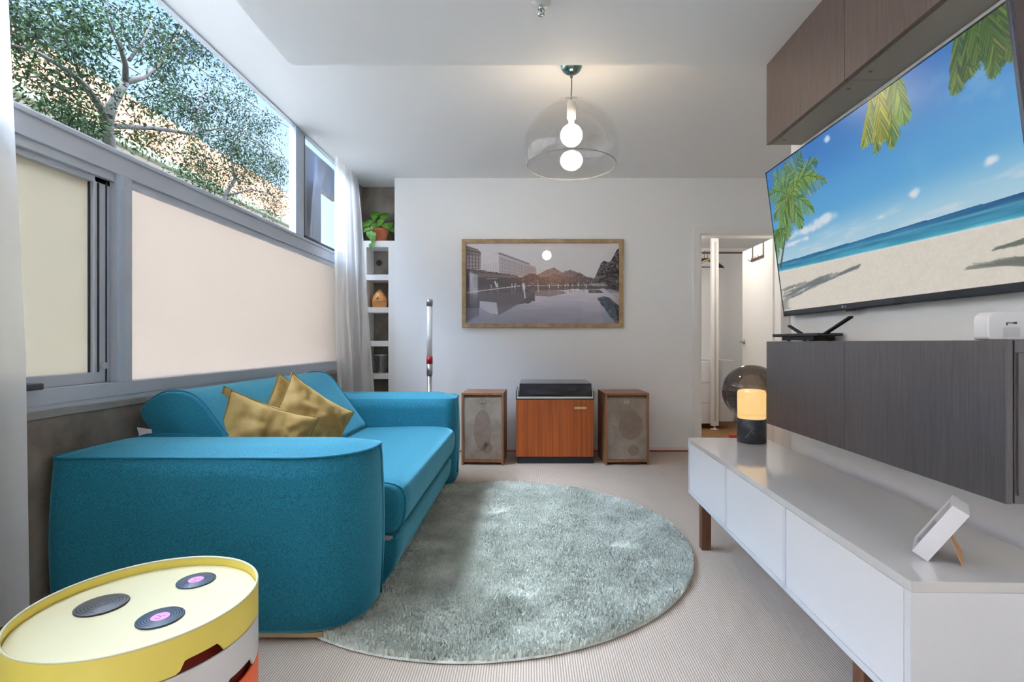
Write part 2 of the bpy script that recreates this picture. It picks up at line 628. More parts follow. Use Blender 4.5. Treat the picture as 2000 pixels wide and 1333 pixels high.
# door leaf, opened into the closet
hinge = Vector((DX1 - 0.01, YB + 0.12, 0))
ang = math.radians(88.3)
xf = Matrix.Translation(hinge) @ Matrix.Rotation(ang, 4, 'Z')
door = finish('door_1', B(0.0, 0.74, -0.018, 0.018, 0.012, DH - 0.01, bev=0.002), M_trim, None, xf=xf)
door['kind'] = 'structure'
bm = bmesh.new()
for s in (1, -1):
    tube(bm, [(0.69, 0.018 * s, 1.03), (0.69, 0.026 * s, 1.03)], 0.026, 20)
    tube(bm, [(0.69, 0.02 * s, 1.03), (0.69, 0.06 * s, 1.03)], 0.009, 12)
    tube(bm, [(0.70, 0.058 * s, 1.03), (0.60, 0.058 * s, 1.03)], 0.009, 12)
finish('door_handle', bm, M_silver, door, True, xf=xf)
# over-door hook rack hanging on the leaf
t = thing('door_hook_rack', 'brown metal over-door hook rack on the open closet door', 'hook rack', xf @ Vector((0.33, 0.02, DH)))
for u in (0.20, 0.46):
    bm = bmesh.new()
    box(bm, u - 0.012, u + 0.012, 0.019, 0.023, 1.90, DH - 0.006)
    box(bm, u - 0.012, u + 0.012, -0.023, 0.023, DH - 0.009, DH - 0.006)
    box(bm, u - 0.012, u + 0.012, -0.023, -0.019, DH - 0.05, DH - 0.006)
    finish('strap', bm, M_bronze, t, xf=xf)
bm = bmesh.new()
box(bm, 0.185, 0.49, 0.023, 0.027, 1.875, 1.905)
finish('rail', bm, M_bronze, t, xf=xf)
for u in (0.22, 0.30, 0.38, 0.46):
    bm = bmesh.new()
    tube(bm, [(u, 0.026, 1.89), (u, 0.045, 1.882), (u, 0.062, 1.888), (u, 0.066, 1.905)], 0.004, 8)
    finish('hook', bm, M_bronze, t, True, xf=xf)

# ------------------------------------------------------------------ window_1 : long ribbon window on the left
g = bpy.data.objects.new('window_1', None)
COL.objects.link(g)
g['kind'] = 'structure'
WY0, WY1 = 0.25, 4.66


def wpart(name, bm, mat):
    return finish(name, bm, mat, g)


bm = bmesh.new()
box(bm, XW - 0.10, XW + 0.0, WY0, WY1, 0.805, 0.862, bev=0.003)
box(bm, XW - 0.12, XW - 0.002, WY0, WY1, 0.785, 0.81)
wpart('bottom_rail', bm, M_alu)
wpart('window_sill', B(XW - 0.14, XW + 0.006, WY0, WY1, 0.762, 0.79, bev=0.002), pbr('sill_metal', (150, 146, 142), 0.45, metal=0.2, var=(164, 160, 156), vscale=8))
bm = bmesh.new()
box(bm, XW - 0.06, XW + 0.0, WY0, WY1, 1.700, 1.800, bev=0.003)
box(bm, XW - 0.03, XW + 0.010, WY0, WY1, 1.775, 1.792, bev=0.002)
box(bm, XW - 0.03, XW - 0.012, WY0, WY1, 1.668, 1.702)
wpart('transom', bm, M_alu)
bm = bmesh.new()
box(bm, XW - 0.03, XW + 0.002, WY0, WY1, HC - 0.008, HC + 0.02)
wpart('head_rail', bm, M_alu)
# post between sash and fixed frosted pane
bm = bmesh.new()
box(bm, XW - 0.10, XW + 0.0, 2.03, 2.105, 0.86, 1.70, bev=0.002)
wpart('mullion', bm, M_alu)
bm = bmesh.new()
box(bm, XW - 0.002, XW + 0.004, 2.032, 2.062, 0.86, 1.70, bev=0.001)
wpart('mullion_cap', bm, M_alu2)
# upper mullions
bm = bmesh.new()
box(bm, XW - 0.05, XW + 0.0, 3.585, 3.66, 1.80, HC - 0.01, bev=0.002)
wpart('mullion', bm, M_alu2)
bm = bmesh.new()
box(bm, XW - 0.05, XW - 0.01, 3.672, 3.735, 1.80, HC - 0.01, bev=0.002)
wpart('mullion', bm, M_alu)
# sliding sash frame
bm = bmesh.new()
box(bm, XW - 0.075, XW - 0.03, 1.955, 2.03, 0.90, 1.67, bev=0.003)
box(bm, XW - 0.075, XW - 0.03, 0.95, 2.03, 0.862, 0.905, bev=0.003)
box(bm, XW - 0.075, XW - 0.03, 0.95, 2.03, 1.645, 1.70, bev=0.003)
box(bm, XW - 0.075, XW - 0.03, 0.95, 1.01, 0.90, 1.67, bev=0.003)
wpart('sash', bm, M_alu)
bm = bmesh.new()
box(bm, XW - 0.03, XW - 0.026, 1.968, 1.974, 0.905, 1.645)
box(bm, XW - 0.05, XW - 0.045, 1.948, 1.956, 0.905, 1.645)
box(bm, XW - 0.03, XW - 0.026, 2.006, 2.010, 0.865, 1.66)
wpart('gasket', bm, M_dark_gasket)
bm = bmesh.new()
tube(bm, [(XW - 0.03, 1.992, 0.93), (XW - 0.018, 1.992, 0.93)], 0.013, 16)
wpart('knob', bm, M_alu)
bm = bmesh.new()
box(bm, XW - 0.035, XW + 0.022, 1.36, 1.70, 0.862, 0.884, bev=0.004)
wpart('latch_handle', bm, pbr('latch_dark', (70, 74, 84), 0.35))
# panes
wpart('frosted_pane', B(XW - 0.058, XW - 0.05, 1.0, 1.96, 0.90, 1.65), M_frost2)
wpart('frosted_pane', B(XW - 0.058, XW - 0.05, 2.10, WY1, 0.855, 1.705), M_frost)
wpart('frosted_pane', B(XW - 0.058, XW - 0.05, WY0, 0.95, 0.855, 1.705), M_frost)
bm = bmesh.new()
box(bm, XW - 0.021, XW - 0.019, WY0, 3.59, 1.79, HC - 0.005)
wpart('clear_pane', bm, M_tint)
bm = bmesh.new()
box(bm, XW - 0.021, XW - 0.019, 3.73, WY1, 1.79, HC - 0.005)
wpart('clear_pane', bm, glassy('far_window_glass', (0.45, 0.47, 0.49), ior=1.35))  # far pane darkened likewise, to tame the bright light through it
bm = bmesh.new()
box(bm, XW - 0.045, XW + 0.004, 3.735, WY1, 1.80, 1.815)
box(bm, XW - 0.045, XW - 0.01, 3.735, 3.75, 1.80, HC - 0.01)
wpart('gasket', bm, M_dark_gasket)

# added_window : unseen, added in the same wall behind the photographer for more daylight
g2_ = bpy.data.objects.new('added_window', None)
COL.objects.link(g2_)
g2_['kind'] = 'structure'
bm = bmesh.new()
box(bm, XW - 0.12, XW - 0.05, -2.95, 0.05, 0.765, 0.83)
box(bm, XW - 0.12, XW - 0.05, -2.95, 0.05, 2.40, 2.47)
for yy in (-2.95, -1.98, -0.99, -0.01):
    box(bm, XW - 0.12, XW - 0.05, yy, yy + 0.06, 0.83, 2.40)
finish('window_frame', bm, M_alu, g2_)
finish('clear_pane', B(XW - 0.086, XW - 0.084, -2.95, 0.05, 0.80, 2.44), M_tint, g2_)

# ------------------------------------------------------------------ curtains
def curtain(name, label, fn, nu, nv, mat):
    us = np.linspace(0, 1, nu)
    vs = np.linspace(0, 1, nv)
    V = np.array([fn(u, v) for v in vs for u in us])
    idx = np.arange(nu * nv).reshape(nv, nu)
    Fc = np.stack([idx[:-1, :-1], idx[:-1, 1:], idx[1:, 1:], idx[1:, :-1]], -1).reshape(-1)
    o = mesh_np(name, V, Fc, 4, mat, None, True)
    return o


def cur_right(u, v):
    z = HC - 0.01 - v * (HC - 0.10)
    ya = 4.14 - 0.10 * math.sin(v * PI) + 0.02 * v
    yb = 4.72 - 0.02 * v
    y = ya + (yb - ya) * u
    xa = -1.60 + 0.05 * v
    xb = -1.60 + 0.20 * v ** 0.8
    amp = 0.010 + 0.010 * v
    ph = u * 2 * PI * 3.6
    x = xa + (xb - xa) * u + amp * math.sin(ph + 0.8 * math.sin(3 * v)) + 0.006 * math.sin(ph * 2.3 + v * 5)
    return (max(x, XW + 0.015), y + 0.012 * math.cos(ph), z)


def cur_left(u, v):
    z = HC - 0.01 - v * (HC - 0.18) - (0.012 * math.sin(u * 9) if v > 0.99 else 0)
    ya = 0.95
    yb = 1.505 + 0.055 * min(1, v * 1.5)
    ph = u * 2 * PI * 5.0
    x = -1.585 + 0.025 * math.sin(ph + v) * (0.6 + 0.5 * v) + 0.01 * v
    return (x, ya + (yb - ya) * u + 0.008 * math.cos(ph), z)


o = curtain('sheer_curtain', '', cur_right, 130, 60, M_sheer2)
tag(o, 'sheer white curtain gathered at the far end of the window beside the shelf niche', 'curtain')
t2 = curtain('sheer_curtain', '', cur_left, 110, 60, M_sheer)
tag(t2, 'sheer white curtain panel at the near left edge, hanging over the sliding window', 'curtain')

# ------------------------------------------------------------------ sofa
sofa = thing('sofa', 'teal fabric sofa with rounded low arms standing under the window', 'sofa', (-1.1, 2.8, 0))


def plan_outline(x0, x1, y0, y1, radii, n=8):
    """corner radii order: (x1,y0), (x1,y1), (x0,y1), (x0,y0)"""
    cs = [(x1, y0, -90), (x1, y1, 0), (x0, y1, 90), (x0, y0, 180)]
    pts = []
    for (cx, cy, a0), r in zip(cs, radii):
        ox = cx - r if cx == x1 else cx + r
        oy = cy - r if cy == y1 else cy + r
        for k in range(n + 1):
            a = math.radians(a0 + 90 * k / n)
            pts.append((ox + r * math.cos(a), oy + r * math.sin(a)))
    return pts


def puffy(bm, outline, z0, z1, crown, insets=(0.0, 0.012, 0.035, 0.07, 0.11), bulge=0.012, lip=0.0):
    cx = sum(p[0] for p in outline) / len(outline)
    cy = sum(p[1] for p in outline) / len(outline)
    x0 = min(p[0] for p in outline); x1 = max(p[0] for p in outline)
    y0 = min(p[1] for p in outline); y1 = max(p[1] for p in outline)
    hx, hy = (x1 - x0) / 2, (y1 - y0) / 2

    def ring(inset, z, b=0.0):
        out = []
        for (x, y) in outline:
            fx = max(0.02, (hx - inset + b) / hx)
            fy = max(0.02, (hy - inset + b) / hy)
            out.append(bm.verts.new(((x0 + x1) / 2 + (x - (x0 + x1) / 2) * fx, (y0 + y1) / 2 + (y - (y0 + y1) / 2) * fy, z)))
        return out
    rings = [ring(0.02, z0), ring(0.0, z0 + 0.025)]
    for k in range(1, 8):
        tt = k / 8
        rings.append(ring(0.0, z0 + 0.025 + (z1 - z0 - 0.025) * tt, bulge * math.sin(PI * tt)))
    rings.append(ring(0.0, z1))
    m = min(hx, hy)
    for ins in insets[1:]:
        tt = min(1, ins / m)
        rings.append(ring(ins, z1 + crown * math.sin(tt * PI / 2)))
    n = len(outline)
    for i in range(len(rings) - 1):
        for k in range(n):
            bm.faces.new((rings[i][k], rings[i][(k + 1) % n], rings[i + 1][(k + 1) % n], rings[i + 1][k]))
    bm.faces.new(rings[-1])
    bm.faces.new(rings[0][::-1])
    return bm


AZ = 0.628
arms = []
for (y0, y1, radii, near) in ((1.70, 2.05, (0.20, 0.10, 0.06, 0.05), True), (3.50, 3.86, (0.08, 0.18, 0.05, 0.05), False)):
    x1 = -0.572 if near else -0.515
    out = plan_outline(-1.63, x1, y0, y1, radii)
    bm = bmesh.new()
    puffy(bm, out, 0.028, AZ, 0.035, bulge=0.010)
    arm = finish('armrest', bm, M_teal, sofa, True)
    bm = bmesh.new()
    if near:
        p = [(-1.627, 2.0, AZ + 0.003), (-1.627, 1.75, AZ + 0.003)]
        arc = [q for q in out[27:36]]
        p += [(q[0], q[1] - 0.002, AZ + 0.003) for q in arc[1:]]
        for k in range(1, 14):
            xx = -1.58 + k * (0.80 / 13)
            p.append((xx, 1.699, AZ + 0.003))
        for q in out[1:10]:
            p.append((q[0] + 0.001, q[1] - 0.001, AZ + 0.004))
        p += [(x1 + 0.001, 1.93, AZ - 0.005), (x1 + 0.004, 1.94, AZ - 0.03), (x1 + 0.010, 1.94, 0.40), (x1 + 0.010, 1.94, 0.25), (x1 + 0.003, 1.94, 0.06)]
    else:
        p = [(-1.2, y0 - 0.0, AZ)] + [(q[0], q[1], AZ + 0.003) for q in out[0:1]]
        p = [(-1.58, 3.858, AZ + 0.003), (-0.72, 3.858, AZ + 0.003)] + [(q[0], q[1], AZ + 0.003) for q in out[17:9:-1]]
        p += [(x1 + 0.001, 3.60, AZ + 0.0), (x1 + 0.004, 3.585, AZ - 0.04), (x1 + 0.010, 3.58, 0.36), (x1 + 0.006, 3.58, 0.10)]
    tube(bm, p, 0.0042, 8)
    finish('piping', bm, M_pipe, arm, True)
    # pale plinth strip under the arm
    o2 = plan_outline(-1.60, x1 - 0.05, y0 + 0.02, y1 - 0.03, (0.12, 0.06, 0.04, 0.04))
    bm = bmesh.new()
    prism(bm, [(a, b_, 0.014) for a, b_ in o2], (0, 0, 0.016))
    finish('plinth', bm, M_cloth_rim, sofa)

# seat block with waterfall front
def profile_extrude(bm, prof, y0, y1, end_round=0.03, ny=14, mid=None):
    """prof: (x,z) loop; swept along Y with slightly pulled-in ends"""
    cx = sum(p[0] for p in prof) / len(prof)
    cz = sum(p[1] for p in prof) / len(prof)
    stations = [(y0, 1 - end_round * 2.2), (y0 + end_round * 0.25, 1 - end_round * 1.0), (y0 + end_round, 1.0)]
    for k in range(1, ny):
        stations.append((y0 + end_round + (y1 - y0 - 2 * end_round) * k / ny, 1.0))
    stations += [(y1 - end_round, 1.0), (y1 - end_round * 0.25, 1 - end_round * 1.0), (y1, 1 - end_round * 2.2)]
    rings = []
    for y, s in stations:
        rings.append([bm.verts.new((cx + (x - cx) * s, y, cz + (z - cz) * s)) for x, z in prof])
    n = len(prof)
    for i in range(len(rings) - 1):
        for k in range(n):
            bm.faces.new((rings[i][k], rings[i][(k + 1) % n], rings[i + 1][(k + 1) % n], rings[i + 1][k]))
    bm.faces.new(rings[0][::-1])
    bm.faces.new(rings[-1])
    return bm


def round_prof(pts, r, n=5):
    """pts with per-corner radius -> rounded loop"""
    out = []
    N = len(pts)
    for i in range(N):
        p0, p1, p2 = Vector(pts[i - 1]), Vector(pts[i]), Vector(pts[(i + 1) % N])
        rr = r[i] if isinstance(r, (list, tuple)) else r
        a = p1 + (p0 - p1).normalized() * min(rr, (p0 - p1).length * 0.49)
        c = p1 + (p2 - p1).normalized() * min(rr, (p2 - p1).length * 0.49)
        for k in range(n + 1):
            tt = k / n
            q = a * (1 - tt) ** 2 + p1 * 2 * tt * (1 - tt) + c * tt ** 2
            out.append((q.x, q.y))
    return out


prof = round_prof([(-1.45, 0.235), (-0.535, 0.235), (-0.505, 0.33), (-0.515, 0.442), (-0.80, 0.446), (-1.45, 0.43)], [0.02, 0.05, 0.08, 0.11, 0.15, 0.02])
bm = bmesh.new()
profile_extrude(bm, prof, 2.056, 3.495, 0.03)
seat = finish('seat_cushion', bm, M_teal, sofa, True)
bm = bmesh.new()
tube(bm, [(x * 1.0 + 0.001, 2.082, z) for x, z in prof if x > -1.3 and z > 0.24], 0.004, 8)
finish('piping', bm, M_pipe, seat, True)
bm = bmesh.new()
prof = round_prof([(-1.55, 0.02), (-0.605, 0.02), (-0.545, 0.10), (-0.535, 0.225), (-1.55, 0.225)], [0.01, 0.015, 0.06, 0.02, 0.01])
profile_extrude(bm, prof, 2.058, 3.493, 0.012)
finish('base', bm, M_teal, sofa, True)
# mechanism bracket peeping out between seat and base
bm = bmesh.new()
box(bm, -0.66, -0.565, 2.052, 2.066, 0.214, 0.226, bev=0.002)
prism(bm, [(-0.60, 2.050, 0.216), (-0.555, 2.050, 0.222), (-0.555, 2.050, 0.232), (-0.62, 2.050, 0.238)], (0, 0.006, 0))
finish('bracket', bm, pbr('bracket_metal', (196, 190, 186), 0.4, metal=0.4), sofa)
# back block
bm = bmesh.new()
prof = round_prof([(-1.625, 0.03), (-1.20, 0.03), (-1.20, 0.40), (-1.36, 0.655), (-1.62, 0.655)], [0.01, 0.01, 0.02, 0.05, 0.05])
profile_extrude(bm, prof, 2.056, 3.495, 0.02)
finish('back_frame', bm, M_teal, sofa, True)
# back bolster (wedge), folded up
prof_b = round_prof([(-1.50, 0.60), (-1.615, 0.742), (-1.51, 0.822), (-1.375, 0.815), (-1.10, 0.436), (-1.42, 0.44)], [0.03, 0.05, 0.05, 0.08, 0.05, 0.02], 6)
bm = bmesh.new()
profile_extrude(bm, prof_b, 2.065, 3.485, 0.022, ny=16)
back = finish('back_cushion', bm, M_teal, sofa, True)
bm = bmesh.new()
tube(bm, [(x * 1.001, 2.087, z + 0.002) for x, z in prof_b], 0.0045, 8, closed=True)
finish('piping', bm, M_pipe, back, True)
bm = bmesh.new()
tube(bm, [(x * 1.001, 3.463, z + 0.002) for x, z in prof_b], 0.0045, 8, closed=True)
finish('piping', bm, M_pipe, back, True)
bm = bmesh.new()
prism(bm, [(-1.545, 2.062, 0.665), (-1.60, 2.058, 0.675), (-1.588, 2.058, 0.635), (-1.54, 2.062, 0.628)], (0, 0.0025, 0))
finish('care_tag', bm, pbr('care_tag', (232, 220, 222), 0.7), back)

# pillows
def pillow(label, c, size, rot, thick=0.075, seed=0):
    n = 36
    us = np.linspace(-1, 1, n)
    V = []
    for side in (1, -1):
        for v in us:
            for u in us:
                pinch = 1 - 0.11 * (1 - v * v)
                pinch2 = 1 - 0.11 * (1 - u * u)
                x = u * pinch * size / 2
                y = v * pinch2 * size / 2
                h = thick * (max(0, (1 - u ** 2)) ** 0.55) * (max(0, (1 - v ** 2)) ** 0.55)
                w = noise.noise(Vector((u * 2.3 + seed, v * 2.3, side * 3.0))) * 0.024 + noise.noise(Vector((u * 6 + seed, v * 5, 7 + side))) * 0.009
                edge = min(1, h / thick * 1.6)
                V.append((x, y, side * h + w * edge))
    V = np.array(V)
    idx = np.arange(n * n).reshape(n, n)
    f1 = np.stack([idx[:-1, :-1], idx[:-1, 1:], idx[1:, 1:], idx[1:, :-1]], -1).reshape(-1, 4)
    f2 = f1[:, ::-1] + n * n
    bm = bmesh.new()
    vs = [bm.verts.new(p) for p in V]
    for f in np.concatenate([f1, f2]):
        bm.faces.new([vs[i] for i in f])
    bmesh.ops.remove_doubles(bm, verts=bm.verts[:], dist=0.0008)
    xf = Matrix.Translation(c) @ rot
    t = thing('throw_pillow', label, 'pillow', c, 'gold velvet pillows on the sofa')
    finish('cover', bm, M_velvet, t, True, xf=xf)
    bm = bmesh.new()
    ring = []
    for k in range(48):
        a = k / 48 * 4
        s, f = int(a), a - int(a)
        u, v = [(-1 + 2 * f, -1), (1, -1 + 2 * f), (1 - 2 * f, 1), (-1, 1 - 2 * f)][s]
        ring.append((u * (1 - 0.11 * (1 - v * v)) * size / 2, v * (1 - 0.11 * (1 - u * u)) * size / 2, 0))
    tube(bm, ring, 0.003, 6, closed=True)
    finish('seam', bm, pbr('velvet_seam', (128, 104, 50), 0.8), t, True, xf=xf)
    return t


def prot(yaw, lean, spin):
    """pillow plane stands up facing -Y; spin in its own plane, lean back, yaw about Z (deg)"""
    return Matrix.Rotation(math.radians(yaw), 4, 'Z') @ Matrix.Rotation(math.radians(90 - lean), 4, 'X') @ Matrix.Rotation(math.radians(spin), 4, 'Z')


pillow('gold velvet pillow nearest the camera, leaning with one corner up behind the near armrest', (-1.165, 2.20, 0.565), 0.40, prot(46, 16, -24), seed=1, thick=0.085)
pillow('gold velvet pillow tucked behind the front left pillow against the sofa back', (-1.245, 2.29, 0.575), 0.40, prot(48, 18, -24), seed=5, thick=0.05)
pillow('gold velvet pillow on the right of the group, its top corner highest', (-1.10, 2.52, 0.595), 0.41, prot(58, 14, -36), seed=9, thick=0.085)
pillow('gold velvet pillow at the back of the group, only its pale upper corner showing', (-1.20, 2.60, 0.59), 0.41, prot(58, 16, -36), seed=14, thick=0.05)

# ------------------------------------------------------------------ round rug
RC, RR = (-0.215, 2.605), 1.015
rug = thing('round_rug', 'round sage green shaggy rug on the carpet in front of the sofa', 'rug', (RC[0], RC[1], 0))
bm = bmesh.new()
lathe(bm, [(RR - 0.01, 0.0), (RR - 0.002, 0.006), (RR - 0.006, 0.012)], (RC[0], RC[1], 0), 120, cap0=True, cap1=True)
finish('backing', bm, M_rug, rug)
N = 150000
rr = RR * np.sqrt(rng.random(N)) * 0.996
th = rng.random(N) * 2 * PI
bx_ = RC[0] + rr * np.cos(th)
by_ = RC[1] + rr * np.sin(th)
keep = ~((bx_ < -0.66) & (by_ > 1.78))
bx_, by_, rr, th = bx_[keep], by_[keep], rr[keep], th[keep]
N = len(bx_)


def fld(x, y, s, o):
    return (np.sin(x * s + o + 1.3 * np.sin(y * s * 0.7 + o * 2)) + np.sin(y * s * 1.1 - o + 1.7 * np.sin(x * s * 0.9 + o)) + np.sin((x + y) * s * 0.6 + 3 * o)) / 3


clump = fld(bx_, by_, 7, 1.0) * 0.35 + fld(bx_, by_, 31, 2.0) * 0.3 + fld(bx_, by_, 95, 4.0) * 0.35
h = 0.022 + 0.008 * clump + rng.normal(0, 0.002, N)
dents = [(-0.02, 2.02, 0.05), (-0.35, 2.2, 0.04), (0.18, 2.75, 0.05), (-0.2, 3.0, 0.05), (0.45, 2.5, 0.04), (-0.42, 2.5, 0.04)]
for dx, dy, dr in dents:
    h -= 0.016 * np.exp(-((bx_ - dx) ** 2 * 0.4 + (by_ - dy) ** 2) / (dr * dr))
h = np.clip(h, 0.009, 0.05)
la = rng.random(N) * 2 * PI
ll = 0.002 + 0.006 * rng.random(N)
tw = rng.random(N) * PI
wd = 0.0026 + 0.0016 * rng.random(N)
p0 = np.stack([bx_ - wd * np.cos(tw), by_ - wd * np.sin(tw), np.full(N, 0.008)], -1)
p1 = np.stack([bx_ + wd * np.cos(tw), by_ + wd * np.sin(tw), np.full(N, 0.008)], -1)
tx, ty = bx_ + ll * np.cos(la), by_ + ll * np.sin(la)
p2 = np.stack([tx + 0.7 * wd * np.cos(tw), ty + 0.7 * wd * np.sin(tw), h + 0.006], -1)
p3 = np.stack([tx - 0.7 * wd * np.cos(tw), ty - 0.7 * wd * np.sin(tw), h + 0.006], -1)
V = np.stack([p0, p1, p2, p3], 1).reshape(-1, 3)
pile = mesh_np('pile', V, np.arange(N * 4), 4, M_rug, rug, False)
pile['kind'] = 'stuff'

# ------------------------------------------------------------------ storage side table (lower left)
TC = (-0.898, 1.175)
TR = 0.236
TZ = 0.42
tab = thing('storage_side_table', 'round stacking side table with pale yellow tray top over white and orange drums', 'side table', (TC[0], TC[1], 0))


def drum_wall(bm, r, z0, z1, notch, nz=0.022, th=0.004):
    """thin ring wall whose lower edge is raised over a notch (deg range)"""
    K = 180
    a0, a1 = notch

    def zb(d):
        if a0 < d < a1:
            e = min((d - a0) / 3.5, (a1 - d) / 3.5, 1.0)
            return z0 + nz * (3 * e * e - 2 * e ** 3)
        return z0
    lo, up, loi, upi = [], [], [], []
    for k in range(K):
        d = -180 + 360.0 * k / K
        a = math.radians(d)
        c, s = math.cos(a), math.sin(a)
        lo.append(bm.verts.new((TC[0] + r * c, TC[1] + r * s, zb(d))))
        up.append(bm.verts.new((TC[0] + r * c, TC[1] + r * s, z1)))
        loi.append(bm.verts.new((TC[0] + (r - th) * c, TC[1] + (r - th) * s, zb(d))))
        upi.append(bm.verts.new((TC[0] + (r - th) * c, TC[1] + (r - th) * s, z1)))
    for k in range(K):
        j = (k + 1) % K
        bm.faces.new((lo[k], lo[j], up[j], up[k]))
        bm.faces.new((loi[j], loi[k], upi[k], upi[j]))
        bm.faces.new((up[k], up[j], upi[j], upi[k]))
        bm.faces.new((lo[j], lo[k], loi[k], loi[j]))


bm = bmesh.new()
drum_wall(bm, TR, TZ - 0.075, TZ, (-39, -16), 0.022)
wall = finish('tray_wall', bm, M_yellow, tab)
bm = bmesh.new()
lathe(bm, [(TR - 0.006, -0.004), (TR - 0.006, 0.0), (0.12, 0.0), (0.001, 0.0)], (TC[0], TC[1], TZ - 0.02), 96, cap0=True)
finish('tray_floor', bm, M_yellow_in, tab)
bm = bmesh.new()
lathe(bm, [(TR - 0.0005, 0.0), (TR + 0.0005, 0.003), (TR - 0.002, 0.0055), (TR - 0.0055, 0.003), (TR - 0.005, 0.0)], (TC[0], TC[1], TZ - 0.001), 120)
finish('tray_rim', bm, M_yellow_in, tab, True)
for nm, z0, z1, no, mt, inner in (('drum_tier', 0.245, 0.342, (-16, 10), M_stor_white, M_black),
                                  ('drum_tier', 0.140, 0.242, (2, 30), M_orange, M_rust),
                                  ('drum_tier', 0.012, 0.137, (24, 52), M_stor_teal, M_black)):
    bm = bmesh.new()
    drum_wall(bm, TR, z0, z1, no, 0.024)
    d_ = finish(nm, bm, mt, tab)
    bm = bmesh.new()
    lathe(bm, [(TR - 0.022, z0 + 0.01 - 0.0), (TR - 0.022, z1 + 0.0), (0.001, z1 + 0.0)], (TC[0], TC[1], 0), 64)
    finish('inner_box', bm, M_rust if z1 > 0.3 else inner, d_, True)
bm = bmesh.new()
lathe(bm, [(0.001, 0.0), (TR - 0.02, 0.0), (TR - 0.02, 0.03), (0.001, 0.03)], (TC[0], TC[1], 0.0), 48)
finish('foot', bm, M_black, tab)

# coasters on the tray
zt = TZ - 0.0199


def coaster(label, px, py, r, swirl):
    p = at(px, py, Z=zt)
    t = thing('record_coaster', label, 'coaster', p, 'record shaped coasters on the tray')
    bm = bmesh.new()
    lathe(bm, [(r - 0.001, 0.0), (r, 0.001), (r, 0.003), (r - 0.0015, 0.0042), (0.001, 0.0042)], (0, 0, 0), 64, cap0=True)
    me_o = finish('disc', bm, M_swirl if swirl else M_vinyl, None, True)
    me_o.parent = t
    if not swirl:
        bm = bmesh.new()
        lathe(bm, [(r * 0.40, 0.0041), (r * 0.40, 0.0047), (0.001, 0.0047)], (0, 0, 0), 40)
        lo = finish('label_disc', bm, M_pink, None)
        lo.parent = t
        lo['label'] = 'pink centre label'
        bm = bmesh.new()
        lathe(bm, [(0.0022, 0.0048), (0.001, 0.0052)], (0, 0, 0), 12, cap1=True)
        box(bm, -0.009, -0.004, 0.003, 0.0042, 0.0046, 0.005)
        box(bm, 0.004, 0.010, 0.002, 0.0032, 0.0046, 0.005)
        box(bm, -0.006, 0.005, -0.009, -0.0078, 0.0046, 0.005)
        po = finish('print', bm, pbr('print_dark', (90, 40, 90), 0.5), None)
        po.parent = lo
    return t


coaster('black swirl-grooved coaster without a label, leftmost on the yellow tray', 199, 1184, 0.052, True)
coaster('record coaster with pink label, nearest the camera on the yellow tray', 313, 1209, 0.046, False)
coaster('record coaster with pink label, farther back and right on the yellow tray', 383, 1136, 0.044, False)

# ------------------------------------------------------------------ tv bench (white)
bl, bw = 1.62, 0.40
far_c, near_c = Vector((0.850, 2.69, 0)), Vector((0.808, 1.067, 0))
dirv = (far_c - near_c).normalized()
yaw = math.atan2(dirv.y, dirv.x) - PI / 2
BX = Matrix.Translation(near_c) @ Matrix.Rotation(yaw, 4, 'Z')
L = (far_c - near_c).length
bench = thing('media_bench', 'long low white media bench with three flat doors on walnut legs', 'bench', BX @ Vector((0.2, L / 2, 0)))
Z0, Z1 = 0.2215, 0.514
bm = bmesh.new()
box(bm, 0, bw, 0, L, Z1 - 0.022, Z1, bev=0.0015)
finish('bench_top', bm, M_white_top, bench, xf=BX)
bm = bmesh.new()
box(bm, 0.0, bw - 0.001, 0.001, L - 0.001, Z0, Z0 + 0.018, bev=0.001)
box(bm, 0.0, bw - 0.001, 0.001, 0.020, Z0, Z1 - 0.0225, bev=0.001)
box(bm, 0.0, bw - 0.001, L - 0.020, L - 0.001, Z0, Z1 - 0.0225, bev=0.001)
box(bm, 0.03, bw - 0.001, 0.02, L - 0.02, Z0 + 0.018, Z1 - 0.022)
for yy in (L * 0.345, L * 0.667):
    box(bm, 0.0, bw - 0.01, yy - 0.008, yy + 0.008, Z0, Z1 - 0.0225, bev=0.001)
finish('carcass', bm, M_white_lac, bench, xf=BX)
ys = [0.022, L * 0.345 - 0.0, L * 0.667, L - 0.022]
for k in range(3):
    bm = bmesh.new()
    a, b_ = ys[k] + (0.0105 if k else 0.001), ys[k + 1] - (0.0105 if k < 2 else 0.001)
    box(bm, 0.0015, 0.019, a + 0.0012, b_ - 0.0012, Z0 + 0.0205, Z1 - 0.0245, bev=0.001)
    finish('door', bm, pbr('door_lacquer', (243, 242, 241), 0.35), bench, xf=BX)
for (xx, yy) in ((0.005, 0.165), (bw - 0.05, 0.165), (0.005, L - 0.215), (bw - 0.05, L - 0.215)):
    bm = bmesh.new()
    box(bm, xx, xx + 0.045, yy, yy + 0.045, 0, Z0, bev=0.002)
    finish('leg', bm, M_walnut_leg, bench, xf=BX)
bm = bmesh.new()
box(bm, 0.05, bw - 0.05, 0.175, 0.20, Z0 - 0.03, Z0)
finish('crossbar', bm, M_walnut_leg, bench, xf=BX)
bm = bmesh.new()
box(bm, 0.05, bw - 0.05, L - 0.205, L - 0.18, Z0 - 0.03, Z0)
finish('crossbar', bm, M_walnut_leg, bench, xf=BX)

